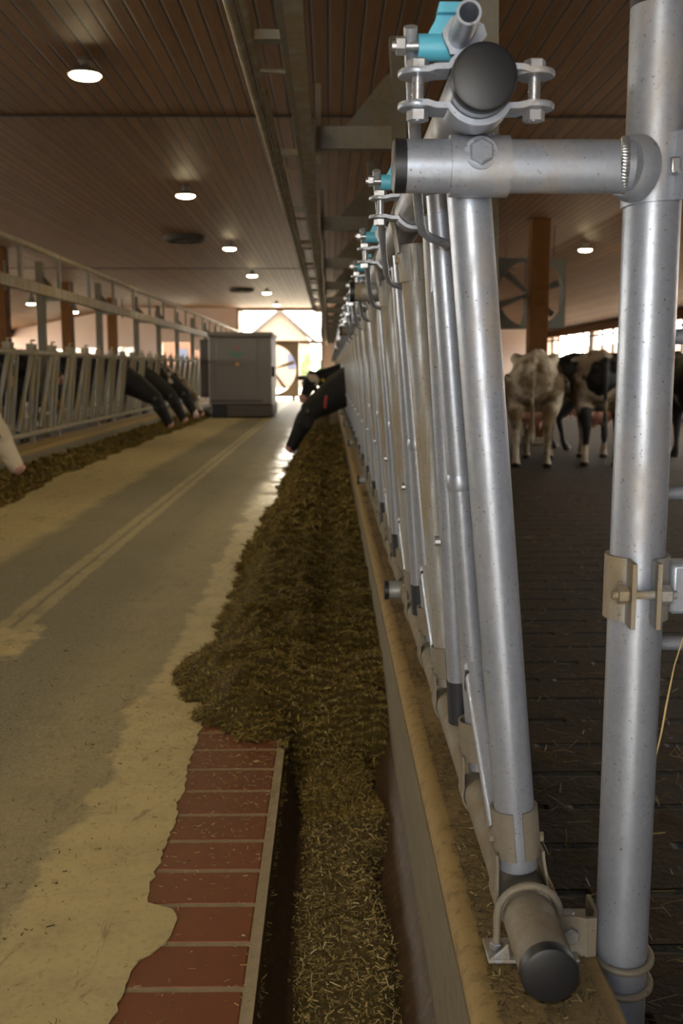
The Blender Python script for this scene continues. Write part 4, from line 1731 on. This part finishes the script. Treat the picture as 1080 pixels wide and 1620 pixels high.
def cow_mesh(name, neck, poll, muzzle, side=(1, 0, 0), voxel=.019, hx=0.0):
    """cow standing at the origin facing +y; neck = points with radii, poll and muzzle place the head"""
    mb = MB()
    T = [(-.93, 1.20, .09, .09), (-.88, 1.16, .19, .19), (-.74, 1.10, .265, .30), (-.58, 1.08, .295, .335), (-.38, 1.03, .31, .37), (-.12, .98, .355, .42), (.16, .98, .345, .42),
         (.42, 1.02, .285, .385), (.62, 1.06, .235, .33), (.78, 1.08, .175, .26), (.88, 1.09, .11, .17)]
    mb.tube([(0, y, z) for y, z, a, b in T], [1.0] * len(T), 24, ell=[(a, b) for y, z, a, b in T])
    # hook and pin bones, spine, withers
    for s_ in (-1, 1):
        mb.ball((s_ * .225, -.52, 1.315), (.075, .12, .075))
        mb.ball((s_ * .105, -.90, 1.215), (.065, .09, .075))
        mb.tube([(s_ * .17, -.66, 1.10), (s_ * .20, -.62, .92), (s_ * .215, -.58, .76), (s_ * .20, -.70, .60), (s_ * .185, -.80, .50), (s_ * .185, -.79, .42), (s_ * .185, -.74, .26), (s_ * .185, -.72, .14), (s_ * .187, -.69, .09)],
                [.19, .175, .13, .080, .062, .050, .038, .042, .040], 14)
        mb.tube([(s_ * .187, -.70, .10), (s_ * .188, -.66, .045), (s_ * .188, -.64, .004)], [.046, .056, .062], 12)
        mb.tube([(s_ * .15, .56, 1.02), (s_ * .175, .60, .86), (s_ * .17, .55, .72), (s_ * .155, .56, .56), (s_ * .15, .575, .43), (s_ * .15, .57, .36), (s_ * .15, .57, .24), (s_ * .15, .575, .14), (s_ * .152, .59, .09)],
                [.15, .125, .092, .066, .055, .045, .036, .042, .040], 14)
        mb.tube([(s_ * .152, .585, .10), (s_ * .153, .62, .045), (s_ * .153, .64, .004)], [.046, .056, .062], 12)
    mb.tube([(0, -.9, 1.26), (0, -.5, 1.385), (0, -.1, 1.375), (0, .3, 1.385), (0, .62, 1.39)], [.05, .06, .055, .06, .07], 12)
    # brisket and udder
    mb.ball((0, .62, .78), (.13, .22, .14))
    mb.ball((0, -.46, .66), (.185, .24, .165))
    for s_ in (-1, 1):
        for y in (-.55, -.38):
            mb.tube([(s_ * .075, y, .56), (s_ * .078, y, .45)], [.028, .016], 8)
    # tail
    mb.tube([(0, -.86, 1.30), (0, -.97, 1.26), (0, -1.02, 1.10), (.01, -1.0, .85), (.015, -.97, .62), (.015, -.97, .52), (.015, -.97, .40), (.015, -.97, .30)],
            [.05, .042, .034, .028, .026, .040, .046, .02], 10)
    # neck
    mb.tube([p for p, r, e in neck], [1.0] * len(neck), 18, ell=[(r, e) for p, r, e in neck])
    # head
    p, m_ = Vector(poll), Vector(muzzle)
    d = (m_ - p)
    L = d.length
    d.normalize()
    s_ = Vector(side).normalized()
    s_ = (s_ - d * s_.dot(d)).normalized()
    up = s_.cross(d)
    if up.z < 0 and abs(d.z) < .9:
        up = -up
    st = [(-.10, .075, .08), (0.0, .105, .105), (.18, .120, .125), (.36, .112, .120), (.55, .088, .10), (.74, .076, .088), (.88, .080, .084), (.97, .072, .070), (1.02, .045, .045)]
    vs, fs, n = [], [], 18
    for t, a, b in st:
        c = p + d * (L * t) + up * (-.02 * t)
        for k in range(n):
            an = 2 * pi * k / n
            vs.append(c + s_ * (a * cos(an)) + up * (b * sin(an)))
    for i in range(len(st) - 1):
        for k in range(n):
            k2 = (k + 1) % n
            fs.append((i * n + k, i * n + k2, (i + 1) * n + k2, (i + 1) * n + k))
    fs.append(tuple(reversed(range(n))))
    fs.append(tuple((len(st) - 1) * n + k for k in range(n)))
    mb.add(vs, fs)
    mb.ball(p + up * .06 - d * .02, (.07, .07, .07))            # poll knob
    for q in (-1, 1):                                           # brow, jaw, nostril rims, ears
        e = p + d * (L * .30) + s_ * (q * .100) + up * .035
        mb.ball(e, (.032, .032, .032))
        mb.ball(p + d * (L * .30) + s_ * (q * .07) - up * .07, (.055, .055, .06))
        mb.ball(p + d * (L * .95) + s_ * (q * .045) + up * .035, (.028, .028, .028))
        base = p + s_ * (q * .085) + up * .015 + d * .015
        tip = base + s_ * (q * .20) - up * .035 - d * .015
        md = base.lerp(tip, .5) - d * .01
        mb.tube([base, base.lerp(md, .6), md, md.lerp(tip, .6), tip], [1] * 5, 10, ell=[(.022, .026), (.022, .046), (.020, .052), (.018, .040), (.012, .014)])
    tmp = mb.obj('tmp', M['coat_black'], smooth=0)
    r = tmp.modifiers.new('r', 'REMESH')
    r.mode = 'VOXEL'
    r.voxel_size = voxel
    sm = tmp.modifiers.new('s', 'SMOOTH')
    sm.factor = .5
    sm.iterations = 4
    dg = bpy.context.evaluated_depsgraph_get()
    me = bpy.data.meshes.new_from_object(tmp.evaluated_get(dg))
    me.name = name
    bpy.data.objects.remove(tmp)
    me.materials.clear()
    for q in ('coat_black', 'pink_skin', 'horn_black'):
        me.materials.append(M[q])
    co = np.empty(len(me.polygons) * 3)
    me.polygons.foreach_get('center', co)
    co = co.reshape(-1, 3)
    mi = np.zeros(len(co), dtype=np.int32)
    mz = np.array(p + d * L * .99)
    mi[np.linalg.norm(co - mz, axis=1) < .085] = 1
    mi[(np.linalg.norm((co - np.array([0, -.46, .60])) / np.array([.21, .27, .20]), axis=1) < 1) & (np.abs(co[:, 0]) < .17) & (co[:, 2] < .68)] = 1
    mi[co[:, 2] < .055] = 2
    me.polygons.foreach_set('material_index', mi)
    me.shade_smooth()
    # eyes
    eb = MB()
    for q in (-1, 1):
        eb.ball(p + d * (L * .30) + s_ * (q * .122) + up * .035, (.016, .016, .016), 12, 8)
    eyes = eb.mesh('eyes', M['black_plastic'])
    # ear tags
    tags = []
    for q in (-1, 1):
        tb = MB()
        c = p + s_ * (q * .20) - up * .02 + d * .03
        tb.prism([(-.030, -.035), (.030, -.035), (.030, .015), (.010, .035), (-.010, .035), (-.030, .015)], c, s_, up, d * .006)
        tags.append(tb.mesh('ear_tag', M['yellow_tag'], smooth=0))
    return me, eyes, tags


STAND = cow_mesh('cow_standing', [((0, .55, 1.16), .20, .27), ((0, .80, 1.19), .15, .21), ((0, 1.02, 1.24), .115, .165), ((0, 1.22, 1.30), .095, .13)], (0, 1.26, 1.33), (0, 1.66, 1.02))
TURN = cow_mesh('cow_turned', [((0, .55, 1.14), .20, .27), ((.02, .80, 1.13), .15, .21), ((.08, 1.02, 1.10), .115, .16), ((.15, 1.18, 1.07), .095, .125)], (.16, 1.21, 1.08), (.44, 1.42, .80), (-.55, .8, 0))
FEED = cow_mesh('cow_feeding', [((0, .55, 1.12), .20, .28), ((0, .82, 1.04), .17, .26), ((0, 1.08, .90), .14, .225), ((0, 1.30, .75), .115, .175), ((0, 1.43, .66), .10, .135)], (0, 1.44, .66), (0, 1.72, .15))
LOOK = cow_mesh('cow_looking', [((0, .55, 1.14), .20, .27), ((0, .85, 1.10), .15, .21), ((-.01, 1.12, 1.06), .12, .165), ((-.06, 1.34, 1.04), .095, .13)], (-.09, 1.40, 1.05), (-.44, 1.56, .70), (.45, 1, 0))


def cow(pose, mat, loc, rz, label, group, tag_side=None, collar=False):
    me, eyes, tags = pose
    root = link('cow', me)
    root.location = loc
    root.rotation_euler = (0, 0, R(rz))
    root.material_slots[0].link = 'OBJECT'
    root.material_slots[0].material = M[mat]
    tag(root, label, 'cow', group)
    link('eyes', eyes, root)
    if tag_side is not None:
        tag(link('ear_tag', tags[tag_side], root), 'yellow ear tag')
    return root


G1, G2, G3 = 'cows in the right pen', 'cows feeding through the left fence', 'cows standing behind the left fence'
cow(TURN, 'coat_white', (2.64, 12.95, 0), -15, 'soiled white cow seen from behind, standing between the near fence and the thick post', G1)
cow(STAND, 'coat_pied', (3.46, 13.1, 0), -10, 'black and white cow seen from behind just left of the thick post', G1)
cow(STAND, 'coat_black', (4.1, 15.3, 0), -75, 'black cow standing behind the two cows seen from the rear', G1)
cow(STAND, 'coat_black_b', (4.85, 13.2, 0), -4, 'dark cow at the right picture edge beyond the thick post', G1)
a = cow(FEED, 'coat_black', (1.18, 13.06, 0), 90, 'black cow with head down in the silage through the right fence', 'cows at the right feed fence', 1)
mb = MB()
mb.tube([(-.150, 1.22, .86), (-.155, 1.23, .80), (-.150, 1.24, .70)], [.016, .020, .016], 8)
tag(mb.obj('neck_tag', M['red_plastic'], a), 'red strip on the neck')
cow(LOOK, 'coat_star', (1.12, 16.70, 0), 90, 'black cow with white face marks lifting its head beyond the feeding black cow', 'cows at the right feed fence', 0)
for i, (y, m_, lab) in enumerate(((10.36, 'coat_cream', 'cream coloured cow feeding at the left picture edge'),
                                  (18.54, 'coat_black', 'nearest black cow feeding through the left fence'),
                                  (20.36, 'coat_black_b', 'second black cow from the left feeding through the left fence'),
                                  (22.18, 'coat_black_c', 'black and white cow feeding third from the left at the left fence'),
                                  (23.09, 'coat_pied', 'pied cow with white face feeding next to the grey feeding wagon'))):
    cow(FEED, m_, (-4.60 if i else -4.88, y, 0), -90, lab, G2)
for i, (y, m_) in enumerate(((11.7, 'coat_black'), (12.85, 'coat_black_b'), (14.1, 'coat_black'), (15.4, 'coat_black'), (16.6, 'coat_black'))):
    cow(STAND, m_, (-5.62, y, 0), -90 + (i % 3 - 1) * 5, '%s dark cow from the left standing back from the left fence' % ORD[i], G3)
